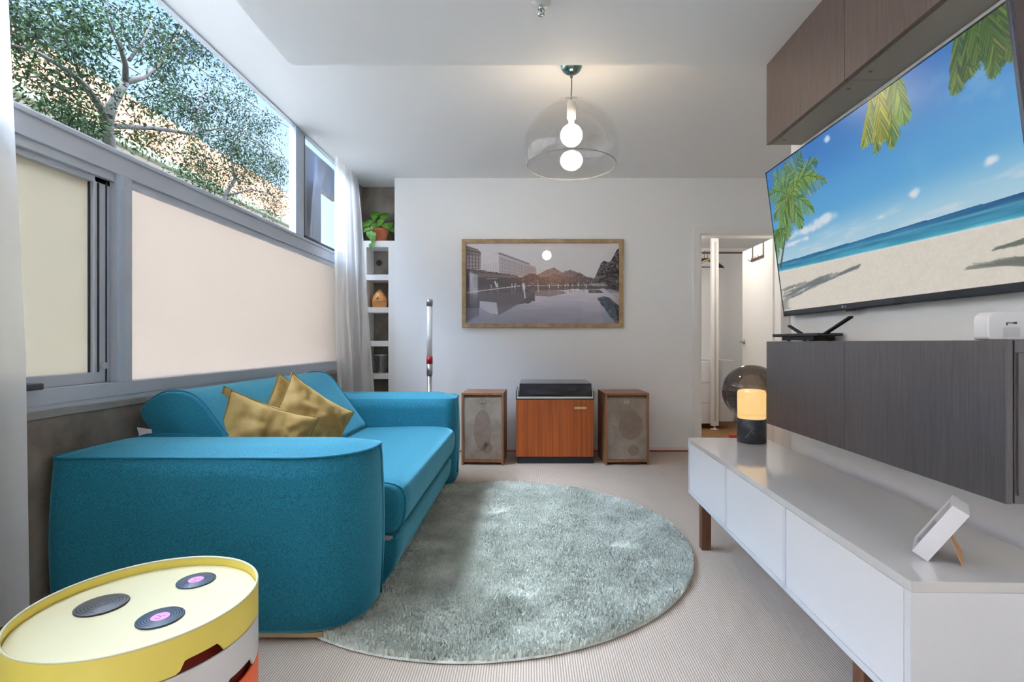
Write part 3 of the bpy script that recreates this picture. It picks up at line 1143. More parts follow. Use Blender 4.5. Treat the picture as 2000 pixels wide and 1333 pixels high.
# ------------------------------------------------------------------ table lamp
lc = (1.137, 2.575, Z1 + 0.0005)
lamp = thing('table_lamp', 'smoked glass globe lamp with glowing cylinder on black marble base', 'lamp', lc)
bm = bmesh.new()
lathe(bm, [(0.068, 0), (0.0705, 0.003), (0.0705, 0.118), (0.068, 0.121), (0.001, 0.121)], lc, 56, cap0=True)
base = finish('lamp_base', bm, M_marble, lamp, True)
bm = bmesh.new()
for s0, s1 in (((-0.052, 0.030), (-0.018, 0.085)), ((-0.060, 0.10), (-0.040, 0.118)), ((-0.030, 0.065), (-0.014, 0.05))):
    pts = []
    for k in range(7):
        tt = k / 6
        x = s0[0] + (s1[0] - s0[0]) * tt
        z = s0[1] + (s1[1] - s0[1]) * tt + 0.002 * math.sin(k * 2.1)
        y = -math.sqrt(0.0706 ** 2 - x * x)
        pts.append((lc[0] + x, lc[1] + y, lc[2] + z))
    tube(bm, pts, 0.0007, 5)
finish('vein', bm, pbr('marble_vein', (170, 176, 186), 0.4), base)
bm = bmesh.new()
lathe(bm, [(0.066, 0.122), (0.0675, 0.126), (0.0685, 0.25), (0.064, 0.262), (0.05, 0.266), (0.001, 0.267)], lc, 56)
# glowing opal cylinder
finish('lamp_shade', bm, pbr('opal_glow', (255, 240, 210), 0.5, emit=(255, 216, 142), estr=0.95), lamp, True)
bm = bmesh.new()
R = 0.145
prof = [(0.0722, 0.1225)]
for k in range(40):
    a = math.radians(-60 + 150 * k / 39)
    prof.append((max(0.0005, R * math.cos(a)), 0.256 + 0.138 * math.sin(a)))
lathe(bm, prof, lc, 72)
finish('globe', bm, M_smoke, lamp, True)

# ------------------------------------------------------------------ photo frame on the bench
# lower front-left corner at (1784,1078)... box frame leaning back on a tan card stand
fc = at(1800, 1080, Z=Z1)
fr = thing('photo_frame', 'small white deep box photo frame propped on the bench by a tan card stand', 'photo frame', fc)
# local: x = width (away), y = thickness, z = height ; lean
A0 = at(1783, 1079, Z=Z1 + 0.0125)      # front lower near corner
A1 = at(1812, 1098, Z=Z1)               # back lower near corner (touching the top)
A2 = at(1890, 1000, Y=A1.y + 0.035)
th_v = (A1 - A0)
thick = 0.034
hgt = 0.142
wid = 0.105
lean = math.radians(31)
fx = Matrix.Translation(A1) @ Matrix.Rotation(math.radians(-40), 4, 'Z')
# in frame-local axes: thickness runs -x (towards the room), height leans towards +x, width runs +y
Lx = Matrix.Rotation(lean, 4, 'Y')
XF = fx @ Lx
bm = bmesh.new()
box(bm, -thick, 0, 0, 0.009, 0, hgt)
box(bm, -thick, 0, wid - 0.009, wid, 0, hgt)
box(bm, -thick, 0, 0.009, wid - 0.009, 0, 0.009)
box(bm, -thick, 0, 0.009, wid - 0.009, hgt - 0.009, hgt)
finish('frame', bm, M_white_plastic, fr, xf=XF)
bm = bmesh.new()
box(bm, -0.016, -0.012, 0.0095, wid - 0.0095, 0.0095, hgt - 0.0095)
finish('mat_board', bm, pbr('mat_board', (240, 240, 242), 0.7), fr, xf=XF)
bm = bmesh.new()
box(bm, -0.0168, -0.0162, 0.026, wid - 0.026, 0.035, hgt - 0.035)
finish('photo', bm, pbr('small_photo', (150, 136, 132), 0.5, var=(222, 214, 214), vscale=60, stretch=(1, 1, 0.4), lo=0.4, hi=0.6), fr, xf=XF)
bm = bmesh.new()
box(bm, -thick + 0.002, -thick + 0.003, 0.009, wid - 0.009, 0.009, hgt - 0.009)
finish('pane', bm, M_clear, fr, xf=XF)
bm = bmesh.new()
box(bm, -0.004, 0.0005, 0.004, wid - 0.004, 0.004, hgt - 0.004)
finish('back_board', bm, pbr('grey_back', (150, 150, 150), 0.6), fr, xf=XF)
# card stand: from the back down to the bench
top = XF @ Vector((0.0008, wid * 0.5, hgt * 0.52))
topb = XF @ Vector((0.0008, wid * 0.5 + 0.02, hgt * 0.52))
foot = Vector((top.x + 0.012, top.y - 0.055, Z1 + 0.0005))
foot = fx @ Vector((0.062, wid * 0.38, 0))
foot.z = Z1 + 0.0005
side = (topb - top).normalized()
bm = bmesh.new()
n_ = (top - foot).normalized().cross(side).normalized() * 0.0022
prism(bm, [top - side * 0.016, top + side * 0.016, foot + side * 0.019 + Vector((0, 0, 0.022)), foot + side * 0.012, foot - side * 0.018], n_)
finish('stand', bm, M_card, fr)

# ------------------------------------------------------------------ wall cabinets
def wall_cabinet(name, label, y0, y1, z0, z1, wood, under, grp, near_end=False):
    t = thing(name, label, 'cabinet', (1.22, (y0 + y1) / 2, z0), grp)
    bm = bmesh.new()
    g_ = 0.0008
    box(bm, 1.151, XR - 0.0005, y0 + g_, y1 - g_, z0, z1, bev=0.001)
    finish('carcass', bm, under if not near_end else wood, t)
    if near_end:
        bm = bmesh.new()
        box(bm, 1.156, XR - 0.003, y0 - 0.004, y0 + 0.0005, z0 + 0.02, z1 - 0.03, bev=0.001)
        finish('end_panel', bm, wood, t)
    bm = bmesh.new()
    box(bm, 1.130, 1.1475, y0 + 0.0013, y1 - 0.0013, z0 - 0.001, z1, bev=0.001)
    finish('door', bm, wood, t)
    return t


g1 = 'black-brown wall cabinets below the television'
g2 = 'dark brown wall cabinets above the television'
LZ0, LZ1 = 0.638, 1.0265
YA, YB1, YC = 2.40, 1.807, 1.194
wall_cabinet('wall_cabinet', 'black-brown wall cabinet below the television, the far one beside the globe lamp', YB1, YA, LZ0, LZ1, M_blackwood, M_blackwood, g1)
wall_cabinet('wall_cabinet', 'black-brown wall cabinet below the television, the wide near one under the white box', YC, YB1, LZ0, LZ1, M_blackwood, M_blackwood, g1, True)
UZ0 = 1.020 + 0.942
a_ = wall_cabinet('wall_cabinet', 'dark brown cabinet under the ceiling, the farther of the two above the television', YB1, YA, UZ0, HD - 0.0005, M_greywood, M_under, g2)
b_1 = wall_cabinet('wall_cabinet', 'dark brown cabinet under the ceiling, the nearer of the two above the television', YC, YB1, UZ0, HD - 0.0005, M_greywood, M_under, g2)
for t_, yy in ((a_, 2.34), (a_, 1.87), (b_1, 1.75)):
    bm = bmesh.new()
    tube(bm, [(1.185, yy, UZ0 + 0.001), (1.185, yy, UZ0 - 0.0015)], 0.006, 12)
    finish('screw_cap', bm, pbr('screw_cap', (110, 96, 84), 0.5), t_)

# ------------------------------------------------------------------ television
XT, XB = 1.160, 1.250
ZT, ZBt = CAMZ + 0.832, CAMZ + 0.133
Y0t, Y1t = 1.215, 2.468
up = Vector((XT - XB, 0, ZT - ZBt))
TH = up.length
upn = up.normalized()
outn = Vector((-upn.z, 0, upn.x)).normalized()   # towards the room
if outn.x > 0:
    outn = -outn
TVM = Matrix(((0, upn.x, outn.x, XB), (-1, 0, 0, Y1t), (0, upn.z, outn.z, ZBt), (0, 0, 0, 1)))
# local: x along length from far end (0) to near (Lt), y up the screen, z out to the room
Lt = Y1t - Y0t
tv = thing('television', 'large flat television tilted down from the wall showing a tropical beach', 'television', (XB, (Y0t + Y1t) / 2, ZBt))
bm = bmesh.new()
box(bm, 0.004, Lt - 0.0, 0.004, TH - 0.004, -0.042, -0.004, bev=0.004)
finish('housing', bm, M_side_tv, tv, xf=TVM)
bm = bmesh.new()
bz = 0.010
box(bm, 0, Lt, 0, 0.022, -0.006, 0.004, bev=0.0015)
box(bm, 0, Lt, TH - bz * 0.5, TH, -0.006, 0.004, bev=0.0015)
box(bm, 0, bz * 0.5, 0, TH, -0.006, 0.004, bev=0.0015)
box(bm, Lt - bz, Lt, 0, TH, -0.006, 0.004, bev=0.0015)
finish('bezel', bm, M_bezel, tv, xf=TVM)
bm = bmesh.new()
box(bm, 0.0, Lt, -0.004, 0.001, -0.03, 0.003)
finish('bottom_trim', bm, M_black, tv, xf=TVM)
# maker's mark: small disc and two strokes on the lower bezel
bm = bmesh.new()
lx = 0.475
tube(bm, [(lx - 0.009, 0.011, 0.0035), (lx - 0.009, 0.011, 0.0046)], 0.0055, 20)
box(bm, lx, lx + 0.0015, 0.006, 0.016, 0.0035, 0.0046)
box(bm, lx, lx + 0.006, 0.006, 0.0075, 0.0035, 0.0046)
box(bm, lx + 0.009, lx + 0.0105, 0.006, 0.016, 0.0035, 0.0046)
box(bm, lx + 0.009, lx + 0.016, 0.006, 0.0075, 0.0035, 0.0046)
box(bm, lx + 0.009, lx + 0.016, 0.0145, 0.016, 0.0035, 0.0046)
box(bm, lx + 0.0145, lx + 0.016, 0.006, 0.011, 0.0035, 0.0046)
box(bm, lx + 0.0125, lx + 0.016, 0.010, 0.011, 0.0035, 0.0046)
finish('badge', bm, M_silver, tv, xf=TVM)
bm = bmesh.new()
box(bm, lx + 0.0, lx + 0.035, -0.010, -0.004, -0.02, 0.0, bev=0.001)
finish('sensor', bm, pbr('sensor_red', (90, 44, 30), 0.4), tv, xf=TVM)
bm = bmesh.new()
box(bm, 0.35, 0.9, 0.3, 0.6, -0.062, -0.043)
finish('wall_bracket', bm, M_black, tv, xf=TVM)


# canvas drawing helpers (flat pictures only)
class Canvas:
    def __init__(s, w, h, aspect):
        s.w, s.h, s.asp = w, h, aspect
        s.im = np.zeros((h, w, 3))
        s.U, s.V = np.meshgrid((np.arange(w) + 0.5) / w, (np.arange(h) + 0.5) / h)   # v downwards

    def mix(s, mask, col):
        m = np.clip(mask, 0, 1)[..., None]
        s.im = s.im * (1 - m) + np.array(col, float) * m

    def seg(s, p, q, w, col, op=1.0):
        x0, x1 = min(p[0], q[0]) - w, max(p[0], q[0]) + w
        y0, y1 = min(p[1], q[1]) - w * s.asp, max(p[1], q[1]) + w * s.asp
        i0, i1 = max(0, int(x0 * s.w) - 1), min(s.w, int(x1 * s.w) + 2)
        j0, j1 = max(0, int(y0 * s.h) - 1), min(s.h, int(y1 * s.h) + 2)
        if i1 <= i0 or j1 <= j0:
            return
        U, V = s.U[j0:j1, i0:i1], s.V[j0:j1, i0:i1] / s.asp
        px, py, qx, qy = p[0], p[1] / s.asp, q[0], q[1] / s.asp
        dx, dy = qx - px, qy - py
        L2 = dx * dx + dy * dy + 1e-12
        t = np.clip(((U - px) * dx + (V - py) * dy) / L2, 0, 1)
        d = np.hypot(U - px - t * dx, V - py - t * dy)
        m = np.clip((w - d) * s.w + 0.5, 0, 1)[..., None] * op
        s.im[j0:j1, i0:i1] = s.im[j0:j1, i0:i1] * (1 - m) + np.array(col, float) * m

    def noise(s, sc, seed, ax=1.0, octv=4):
        r = np.random.default_rng(seed)
        out = np.zeros((s.h, s.w))
        amp, tot = 1.0, 0.0
        for o in range(octv):
            n1, n2 = int(sc * 2 ** o) + 2, int(sc * 2 ** o * ax) + 2
            g = r.random((n2, n1))
            x = s.U * (n1 - 1.001)
            y = s.V * (n2 - 1.001)
            xi, yi = x.astype(int), y.astype(int)
            fx, fy = x - xi, y - yi
            fx, fy = fx * fx * (3 - 2 * fx), fy * fy * (3 - 2 * fy)
            out += amp * ((g[yi, xi] * (1 - fx) + g[yi, xi + 1] * fx) * (1 - fy) + (g[yi + 1, xi] * (1 - fx) + g[yi + 1, xi + 1] * fx) * fy)
            tot += amp
            amp *= 0.55
        return out / tot

    def to_mesh(s, name, mat, parent, xf, lx, ly, z):
        """grid: (0..lx, 0..ly) with v downwards -> local y up"""
        nx, ny = s.w + 1, s.h + 1
        X, Yg = np.meshgrid(np.linspace(0, lx, nx), np.linspace(ly, 0, ny))
        P = np.stack([X.ravel(), Yg.ravel(), np.full(nx * ny, z), np.ones(nx * ny)], 0)
        P = (np.array(xf) @ P)[:3].T
        idx = np.arange(nx * ny).reshape(ny, nx)
        Fc = np.stack([idx[1:, :-1], idx[1:, 1:], idx[:-1, 1:], idx[:-1, :-1]], -1).reshape(-1)
        o = mesh_np(name, P, Fc, 4, mat, parent)
        me = o.data
        a = me.color_attributes.new('print', 'BYTE_COLOR', 'CORNER')
        c = np.clip(s.im.reshape(-1, 3) / 255.0, 0, 1)
        l = np.where(c <= 0.04045, c / 12.92, ((c + 0.055) / 1.055) ** 2.4)
        l4 = np.concatenate([l, np.ones((len(l), 1))], 1)
        a.data.foreach_set('color', np.repeat(l4, 4, axis=0).astype(np.float32).ravel())
        return o


def ss(x, a, b_):
    t = np.clip((x - a) / (b_ - a), 0, 1)
    return t * t * (3 - 2 * t)


c = Canvas(520, 300, Lt / TH)
U, V_ = c.U, c.V
top_c, mid_c, low_c = np.array((40, 120, 198.)), np.array((84, 166, 222.)), np.array((176, 214, 232.))
hz = 0.652 + 0.022 * U
k1 = ss(V_ / hz, 0.0, 0.65)[..., None]
k2 = ss(V_ / hz, 0.6, 1.0)[..., None]
c.im = (top_c * (1 - k1) + mid_c * k1) * (1 - k2) + low_c * k2
n1 = c.noise(6, 3, 0.8, 5)
c.mix(ss(n1, 0.55, 0.8) * 0.35 * ss(U, 0.55, 0.9) * (V_ < hz), (170, 212, 236))
c.mix(ss(c.noise(10, 8, 3, 4), 0.5, 0.8) * 0.6 * ss(V_ / hz, 0.75, 0.95), (222, 228, 234))
for cu, cv, su, sv, sd in ((0.22, 0.50, 0.15, 0.035, 1), (0.33, 0.475, 0.07, 0.03, 2), (0.59, 0.585, 0.03, 0.018, 3), (0.715, 0.53, 0.022, 0.022, 4), (0.93, 0.52, 0.022, 0.022, 5), (0.40, 0.05, 0.022, 0.022, 6), (0.15, 0.55, 0.12, 0.02, 7)):
    d = np.hypot((U - cu) / su, (V_ - cv) / sv) + (c.noise(22, 20 + sd, 0.6, 4) - 0.5) * 1.5
    c.mix(ss(-d, -1.15, -0.2) * 0.85, (238, 238, 242))
# sea
sa = 0.712 + 0.052 * U
sea = (V_ > hz) & (V_ < sa)
ts = np.clip((V_ - hz) / (sa - hz), 0, 1)
seacol = np.array((26, 98, 150.)) * (1 - ts[..., None]) + np.array((80, 176, 200.)) * ts[..., None]
seacol = seacol + (c.noise(8, 31, 10, 4)[..., None] - 0.5) * 70
c.im = np.where(sea[..., None], seacol, c.im)
c.mix(np.exp(-((V_ - hz - 0.35 * (sa - hz)) / 0.006) ** 2) * sea * 0.35, (150, 214, 214))
sand = V_ >= sa
sc_ = np.array((226, 218, 206.)) + (c.noise(110, 40, 0.7, 3)[..., None] - 0.5) * 16
c.im = np.where(sand[..., None], sc_, c.im)
c.mix(np.exp(-((V_ - sa) / 0.004) ** 2) * 0.7, (236, 240, 238))


def frond(c, base, tip, sag, nleaf, ll, cols, w=0.0012, seed=0, hang=0.6):
    nleaf = int(nleaf * 1.5)
    r = random.Random(seed)
    bx, by = base
    tx, ty = tip
    mx, my = (bx + tx) / 2, (by + ty) / 2 - sag
    pr = None
    for k in range(nleaf + 1):
        t = k / nleaf
        x = bx * (1 - t) ** 2 + 2 * mx * t * (1 - t) + tx * t * t
        y = by * (1 - t) ** 2 + 2 * my * t * (1 - t) + ty * t * t
        if pr:
            c.seg(pr, (x, y), w, cols[0])
            dx, dy = x - pr[0], (y - pr[1]) / c.asp
            n = math.hypot(dx, dy) + 1e-9
            dx, dy = dx / n, dy / n
            l = ll * math.sin(PI * min(0.98, 0.15 + 0.85 * t)) * (0.8 + 0.4 * r.random()) + 0.006
            for s_ in (1, -1):
                ex = dx * 0.65 - dy * s_ * 0.75
                ey = dy * 0.65 + dx * s_ * 0.75 + hang
                n2 = math.hypot(ex, ey)
                c.seg((x, y), (x + l * ex / n2, y + l * ey / n2 * c.asp), w * 0.8, r.choice(cols))
        pr = (x, y)


G1 = [(58, 96, 30), (92, 140, 44), (128, 172, 60), (150, 178, 92), (44, 80, 36)]
G2 = [(120, 134, 34), (186, 180, 50), (70, 110, 40), (208, 196, 84), (60, 96, 70)]
# shadows on the sand
for k in range(60):
    r = random.Random(k)
    u = 0.0 + 0.42 * r.random() ** 1.2
    vv = 0.835 + 0.07 * (1 - u / 0.42) * (r.random() * 1.3) - u * 0.05
    c.seg((u, vv), (u + 0.07, vv - 0.012 - 0.01 * r.random()), 0.0035, (112, 120, 122), 0.55)
for k in range(14):
    c.seg((0.0, 0.92 + 0.005 * k), (0.03 + 0.03 * random.random(), 0.90 + 0.006 * k), 0.0018, (120, 124, 124), 0.6)
for k in range(30):
    r = random.Random(900 + k)
    c.seg((0.83 + 0.12 * r.random(), 0.895 + 0.02 * r.random()), (1.0, 0.905 + 0.03 * r.random()), 0.0014, (112, 118, 110), 0.55)
    c.seg((0.90 + 0.07 * r.random(), 0.85 + 0.01 * r.random()), (1.0, 0.825 + 0.03 * r.random()), 0.0014, (112, 118, 110), 0.55)
    c.seg((0.90 + 0.07 * r.random(), 0.915), (1.0, 0.935 + 0.02 * r.random()), 0.0013, (122, 124, 114), 0.5)
# palm on the left
prev = None
for k in range(13):
    t = k / 12
    p = (0.018 + 0.13 * t ** 1.1, 0.68 - 0.44 * t + 0.03 * math.sin(t * PI))
    if prev:
        c.seg(prev, p, 0.0065 - 0.002 * t, (92, 92, 74))
    prev = p
pc = (0.148, 0.25)
for i, (du, dv, sg) in enumerate(((0.22, 0.02, 0.10), (0.19, -0.12, 0.08), (0.10, -0.22, 0.05), (0.0, -0.24, 0.0), (-0.10, -0.20, 0.05), (-0.15, -0.08, 0.08),
                                  (-0.13, 0.10, 0.08), (0.13, 0.16, 0.06), (0.05, 0.22, 0.03), (-0.06, 0.26, 0.04), (0.17, -0.03, 0.12), (-0.10, 0.2, 0.05))):
    frond(c, pc, (pc[0] + du, pc[1] + dv), sg, 26, 0.050, G1 if i % 3 else G2[:3] + G1[:2], seed=i)
for i, (du, dv) in enumerate(((-0.1, 0.1), (0.03, 0.14), (-0.02, 0.2), (0.06, 0.06))):
    frond(c, (0.02, 0.42), (0.02 + du, 0.42 + dv), 0.05, 16, 0.035, G1, seed=40 + i)
for i, (a, b_, cc2) in enumerate((((0.63, -0.08), (0.555, 0.20), G2), ((0.66, -0.10), (0.60, 0.26), G2), ((0.69, -0.1), (0.66, 0.28), G1[:2] + G2[:3]), ((0.70, -0.1), (0.715, 0.20), G1), ((0.64, -0.05), (0.63, 0.22), G2))):
    frond(c, a, b_, -0.02, 34, 0.055, cc2, seed=60 + i, hang=0.9)
for i, (a, b_) in enumerate((((0.90, -0.1), (0.865, 0.20)), ((0.93, -0.1), (0.90, 0.17)), ((0.98, -0.1), (0.955, 0.22)), ((1.0, -0.1), (0.985, 0.19)), ((0.97, -0.1), (1.0, 0.20)), ((0.93, -0.1), (0.93, 0.13)), ((0.95, -0.1), (0.97, 0.17)))):
    frond(c, a, b_, -0.02, 34, 0.05, G1[:2] + G2[:1] + [(36, 66, 30), (28, 60, 30)] + [G1[4]], seed=80 + i, hang=0.9)
tvm = vcol_mat('television_picture', emit=0.33, rough=0.28)
tvm.node_tree.nodes['Principled BSDF'].inputs['Specular IOR Level'].default_value = 0.3
c.to_mesh('screen', tvm, tv, TVM @ Matrix.Translation((0.005, 0.018, 0)), Lt - 0.014, TH - 0.022, 0.001)

# ------------------------------------------------------------------ black router on the far cabinet
rt = thing('router', 'black low router with two flat antennas on the far lower cabinet', 'router', (1.21, 2.28, LZ1))
RZ = LZ1 + 0.0005
bm = bmesh.new()
prism(bm, [(1.150, 2.385, RZ + 0.020), (1.165, 2.20, RZ + 0.020), (1.175, 2.06, RZ + 0.020), (1.285, 2.06, RZ + 0.020), (1.285, 2.385, RZ + 0.020)], (0, 0, 0.014))
o = finish('case', bm, pbr('router_black', (42, 46, 52), 0.3), rt)
bevel_mod(o, 0.004)
bm = bmesh.new()
prism(bm, [(1.175, 2.34, RZ + 0.004), (1.185, 2.10, RZ + 0.004), (1.275, 2.10, RZ + 0.004), (1.275, 2.34, RZ + 0.004)], (0, 0, 0.018))
finish('lower_case', bm, M_black, rt)
for yy in (2.12, 2.31):
    for xx in (1.19, 1.262):
        bm = bmesh.new()
        tube(bm, [(xx, yy, RZ), (xx, yy, RZ + 0.006)], 0.007, 10)
        finish('foot', bm, M_black, rt)
bm = bmesh.new()
xfA = Matrix.Translation((1.215, 2.075, RZ + 0.028)) @ Matrix.Rotation(math.radians(-22), 4, 'X') @ Matrix.Rotation(math.radians(180), 4, 'Z')
box(bm, -0.009, 0.009, 0.0, 0.185, -0.004, 0.004, bev=0.002)
ob = finish('antenna', bm, M_matteblack, rt, xf=Matrix.Translation((1.215, 2.075, RZ + 0.028)) @ Matrix.Rotation(math.radians(-20), 4, 'X') @ Matrix.Rotation(math.radians(180), 4, 'Z'))
bm = bmesh.new()
box(bm, -0.009, 0.009, 0.0, 0.12, -0.004, 0.004, bev=0.002)
finish('antenna', bm, M_matteblack, rt, xf=Matrix.Translation((1.23, 2.27, RZ + 0.032)) @ Matrix.Rotation(math.radians(20), 4, 'X'))

# white box on the near cabinet
wb = thing('modem', 'white rounded modem box standing on the near lower cabinet under the television', 'modem', (1.24, 1.27, LZ1))
Yq = 1.27
x0q = (1930 - CX) / F * Yq
z1q = CAMZ + (CY - 607) / F * Yq
prof = round_prof([(x0q, LZ1 + 0.0005), (1.288, LZ1 + 0.0005), (1.288, z1q), (x0q, z1q)], [0.012, 0.012, 0.03, 0.032], 8)
bm = bmesh.new()
prism(bm, [(a, Yq, b_) for a, b_ in prof], (0, 0.045, 0))
o = finish('case', bm, M_white_plastic, wb)
bevel_mod(o, 0.004, 3, 50)
bm = bmesh.new()
for (pa, pb, y0_, y1_) in ((1965, 1986, 630, 632), (1965, 1968, 630, 636), (1979, 1986, 629, 633)):
    a, b_ = (pa - CX) / F * Yq, (pb - CX) / F * Yq
    box(bm, a, b_, Yq - 0.0008, Yq + 0.0005, CAMZ + (CY - y1_) / F * Yq, CAMZ + (CY - y0_) / F * Yq)
finish('print', bm, pbr('grey_print', (110, 110, 100), 0.5), wb)
bm = bmesh.new()
box(bm, (1960 - CX) / F * Yq, (1992 - CX) / F * Yq, Yq - 0.0006, Yq + 0.0005, CAMZ + (CY - 659) / F * Yq, CAMZ + (CY - 640) / F * Yq)
finish('sticker', bm, pbr('pale_sticker', (214, 214, 216), 0.5), wb)

# ------------------------------------------------------------------ pendant lamp
PC = (0.236, 2.80)
pend = thing('pendant_lamp', 'clear acrylic dome pendant lamp hanging lit from the ceiling', 'lamp', (PC[0], PC[1], HC))
bm = bmesh.new()
pr_ = [(0.060, 0.0), (0.060, -0.006)] + [(0.060 * math.cos(a), -0.006 - 0.052 * math.sin(a)) for a in np.linspace(0.08, PI / 2 - 0.02, 12)]
lathe(bm, pr_, (PC[0], PC[1], HC), 40, cap0=True, cap1=True)
finish('canopy', bm, pbr('teal_chrome', (120, 150, 150), 0.18, metal=0.9), pend, True)
bm = bmesh.new()
tube(bm, [(PC[0], PC[1], HC - 0.055), (PC[0], PC[1], HC - 0.075)], 0.008, 12)
tube(bm, [(PC[0] + 0.001, PC[1], HC - 0.07), (PC[0] + 0.001, PC[1], 2.44), (PC[0] - 0.002, PC[1], 2.39), (PC[0], PC[1], 2.355)], 0.0032, 8)
finish('cord', bm, pbr('grey_cord', (120, 116, 116), 0.5), pend, True)
bm = bmesh.new()
lathe(bm, [(0.001, 0.0), (0.018, 0.0), (0.0245, -0.008), (0.0245, -0.095), (0.020, -0.10), (0.001, -0.10)], (PC[0], PC[1], 2.362), 28)
finish('socket', bm, pbr('socket_white', (225, 222, 216), 0.4), pend, True)
bm = bmesh.new()
prb = [(0.060 * math.cos(a), 0.060 * math.sin(a)) for a in np.linspace(1.32, -PI / 2 + 0.03, 22)]
lathe(bm, prb, (PC[0], PC[1], 2.172), 32, cap0=True, cap1=True)
blb = finish('bulb', bm, pbr('bulb_glow', (255, 250, 240), 0.3, emit=(255, 232, 200), estr=24.0), pend, True)
bm = bmesh.new()
lathe(bm, [(0.015, 0.058), (0.015, 0.095)], (PC[0], PC[1], 2.172), 24, cap0=True, cap1=True)
finish('bulb_cap', bm, pbr('socket_white', (225, 222, 216), 0.4), blb, True)
bm = bmesh.new()
R = 0.263
prs = [(max(0.012, R * math.cos(a)), R * math.sin(a)) for a in np.linspace(math.radians(-21), math.radians(87.5), 36)]
lathe(bm, prs, (PC[0], PC[1], 2.100), 96)
shd = finish('shade', bm, M_shadeglass, pend, True)
bm = bmesh.new()
lathe(bm, [(R * math.cos(math.radians(21)) + 0.0008, -0.003), (R * math.cos(math.radians(21)) + 0.0008, 0.0), (R * math.cos(math.radians(21)) - 0.0015, 0.0), (R * math.cos(math.radians(21)) - 0.0015, -0.003)], (PC[0], PC[1], 2.100 + R * math.sin(math.radians(-21))), 96)
finish('shade_rim', bm, pbr('rim_grey', (150, 150, 148), 0.2), shd, True)

# ------------------------------------------------------------------ ceiling sprinkler
sp_ = at(1057, 5, Z=HD)
spk = thing('fire_sprinkler', 'small chrome fire sprinkler head on the lowered ceiling', 'sprinkler', (sp_.x, sp_.y, HD))
bm = bmesh.new()
lathe(bm, [(0.038, 0.0), (0.036, -0.005), (0.022, -0.008), (0.018, -0.014), (0.001, -0.014)], (sp_.x, sp_.y, HD), 32, cap0=True)
finish('escutcheon', bm, pbr('pale_metal', (205, 205, 200), 0.35), spk, True)
bm = bmesh.new()
tube(bm, [(sp_.x, sp_.y, HD - 0.012), (sp_.x, sp_.y, HD - 0.026)], 0.009, 12)
for s in (1, -1):
    tube(bm, [(sp_.x + 0.010 * s, sp_.y, HD - 0.024), (sp_.x + 0.013 * s, sp_.y, HD - 0.034), (sp_.x + 0.005 * s, sp_.y, HD - 0.046)], 0.0022, 8)
lathe(bm, [(0.001, 0.0), (0.013, 0.0), (0.014, -0.002), (0.001, -0.003)], (sp_.x, sp_.y, HD - 0.046), 24)
finish('frame', bm, M_chrome, spk, True)
bm = bmesh.new()
tube(bm, [(sp_.x, sp_.y - 0.003, HD - 0.026), (sp_.x, sp_.y - 0.003, HD - 0.044)], 0.003, 8)
finish('fuse', bm, M_dark_gasket, spk, True)

# ------------------------------------------------------------------ framed photo print
PX0, PX1, PZ0, PZ1 = (902 - CX) / F * (YB - 0.03), (1217.5 - CX) / F * (YB - 0.03), CAMZ + (CY - 640) / F * (YB - 0.03), CAMZ + (CY - 467) / F * (YB - 0.03)
pic = thing('framed_picture', 'wide oak-framed city waterfront photograph on the back wall', 'picture', ((PX0 + PX1) / 2, YB, PZ0))
fw = 0.038
for poly in ([(PX0, PZ0), (PX1, PZ0), (PX1 - fw, PZ0 + fw), (PX0 + fw, PZ0 + fw)],
             [(PX1, PZ0), (PX1, PZ1), (PX1 - fw, PZ1 - fw), (PX1 - fw, PZ0 + fw)],
             [(PX1, PZ1), (PX0, PZ1), (PX0 + fw, PZ1 - fw), (PX1 - fw, PZ1 - fw)],
             [(PX0, PZ1), (PX0, PZ0), (PX0 + fw, PZ0 + fw), (PX0 + fw, PZ1 - fw)]):
    bm = bmesh.new()
    prism(bm, [(a, YB - 0.034, b_) for a, b_ in poly], (0, 0.033, 0))
    o = finish('frame_side', bm, M_oakframe, pic)
    bevel_mod(o, 0.002, 2)
pw, ph = PX1 - PX0 - 2 * fw, PZ1 - PZ0 - 2 * fw
c = Canvas(480, 250, pw / ph)
U, V_ = c.U, c.V
sky = np.array((206, 204, 214.)) * (1 - ss(V_, 0, 0.45)[..., None]) + np.array((232, 222, 222.)) * ss(V_, 0, 0.45)[..., None]
c.im = sky + (c.noise(3, 2, 2, 3)[..., None] - 0.5) * 14
hz = 0.53
# water: mirrored sky, darker lower
tw_ = ss(V_, 0.55, 1.0)[..., None]
water = np.array((200, 196, 208.)) * (1 - tw_) + np.array((134, 136, 156.)) * tw_ + (c.noise(6, 5, 6, 4)[..., None] - 0.5) * 22
c.im = np.where((V_ > hz)[..., None], water, c.im)


def poly(c, pts, col, op=1.0):
    inside = np.zeros(c.U.shape, bool)
    n = len(pts)
    for i in range(n):
        x0, y0 = pts[i]
        x1, y1 = pts[(i + 1) % n]
        if y0 == y1:
            continue
        cond = ((y0 > c.V) != (y1 > c.V)) & (c.U < (x1 - x0) * (c.V - y0) / (y1 - y0) + x0)
        inside ^= cond
    c.mix(inside * op, col)
    return inside


def hill(c, u0, u1, f, col, base=hz, tex=0.0, seed=1, op=1.0):
    topv = f(c.U) + (c.noise(70, seed, 0.05, 3) - 0.5) * 0.03
    m = (c.U >= u0) & (c.U <= u1) & (c.V >= topv) & (c.V <= base)
    colr = np.array(col, float) + (c.noise(110, seed + 3, 0.6, 3)[..., None] - 0.5) * tex
    c.im = np.where(m[..., None], c.im * (1 - op) + colr * op, c.im)


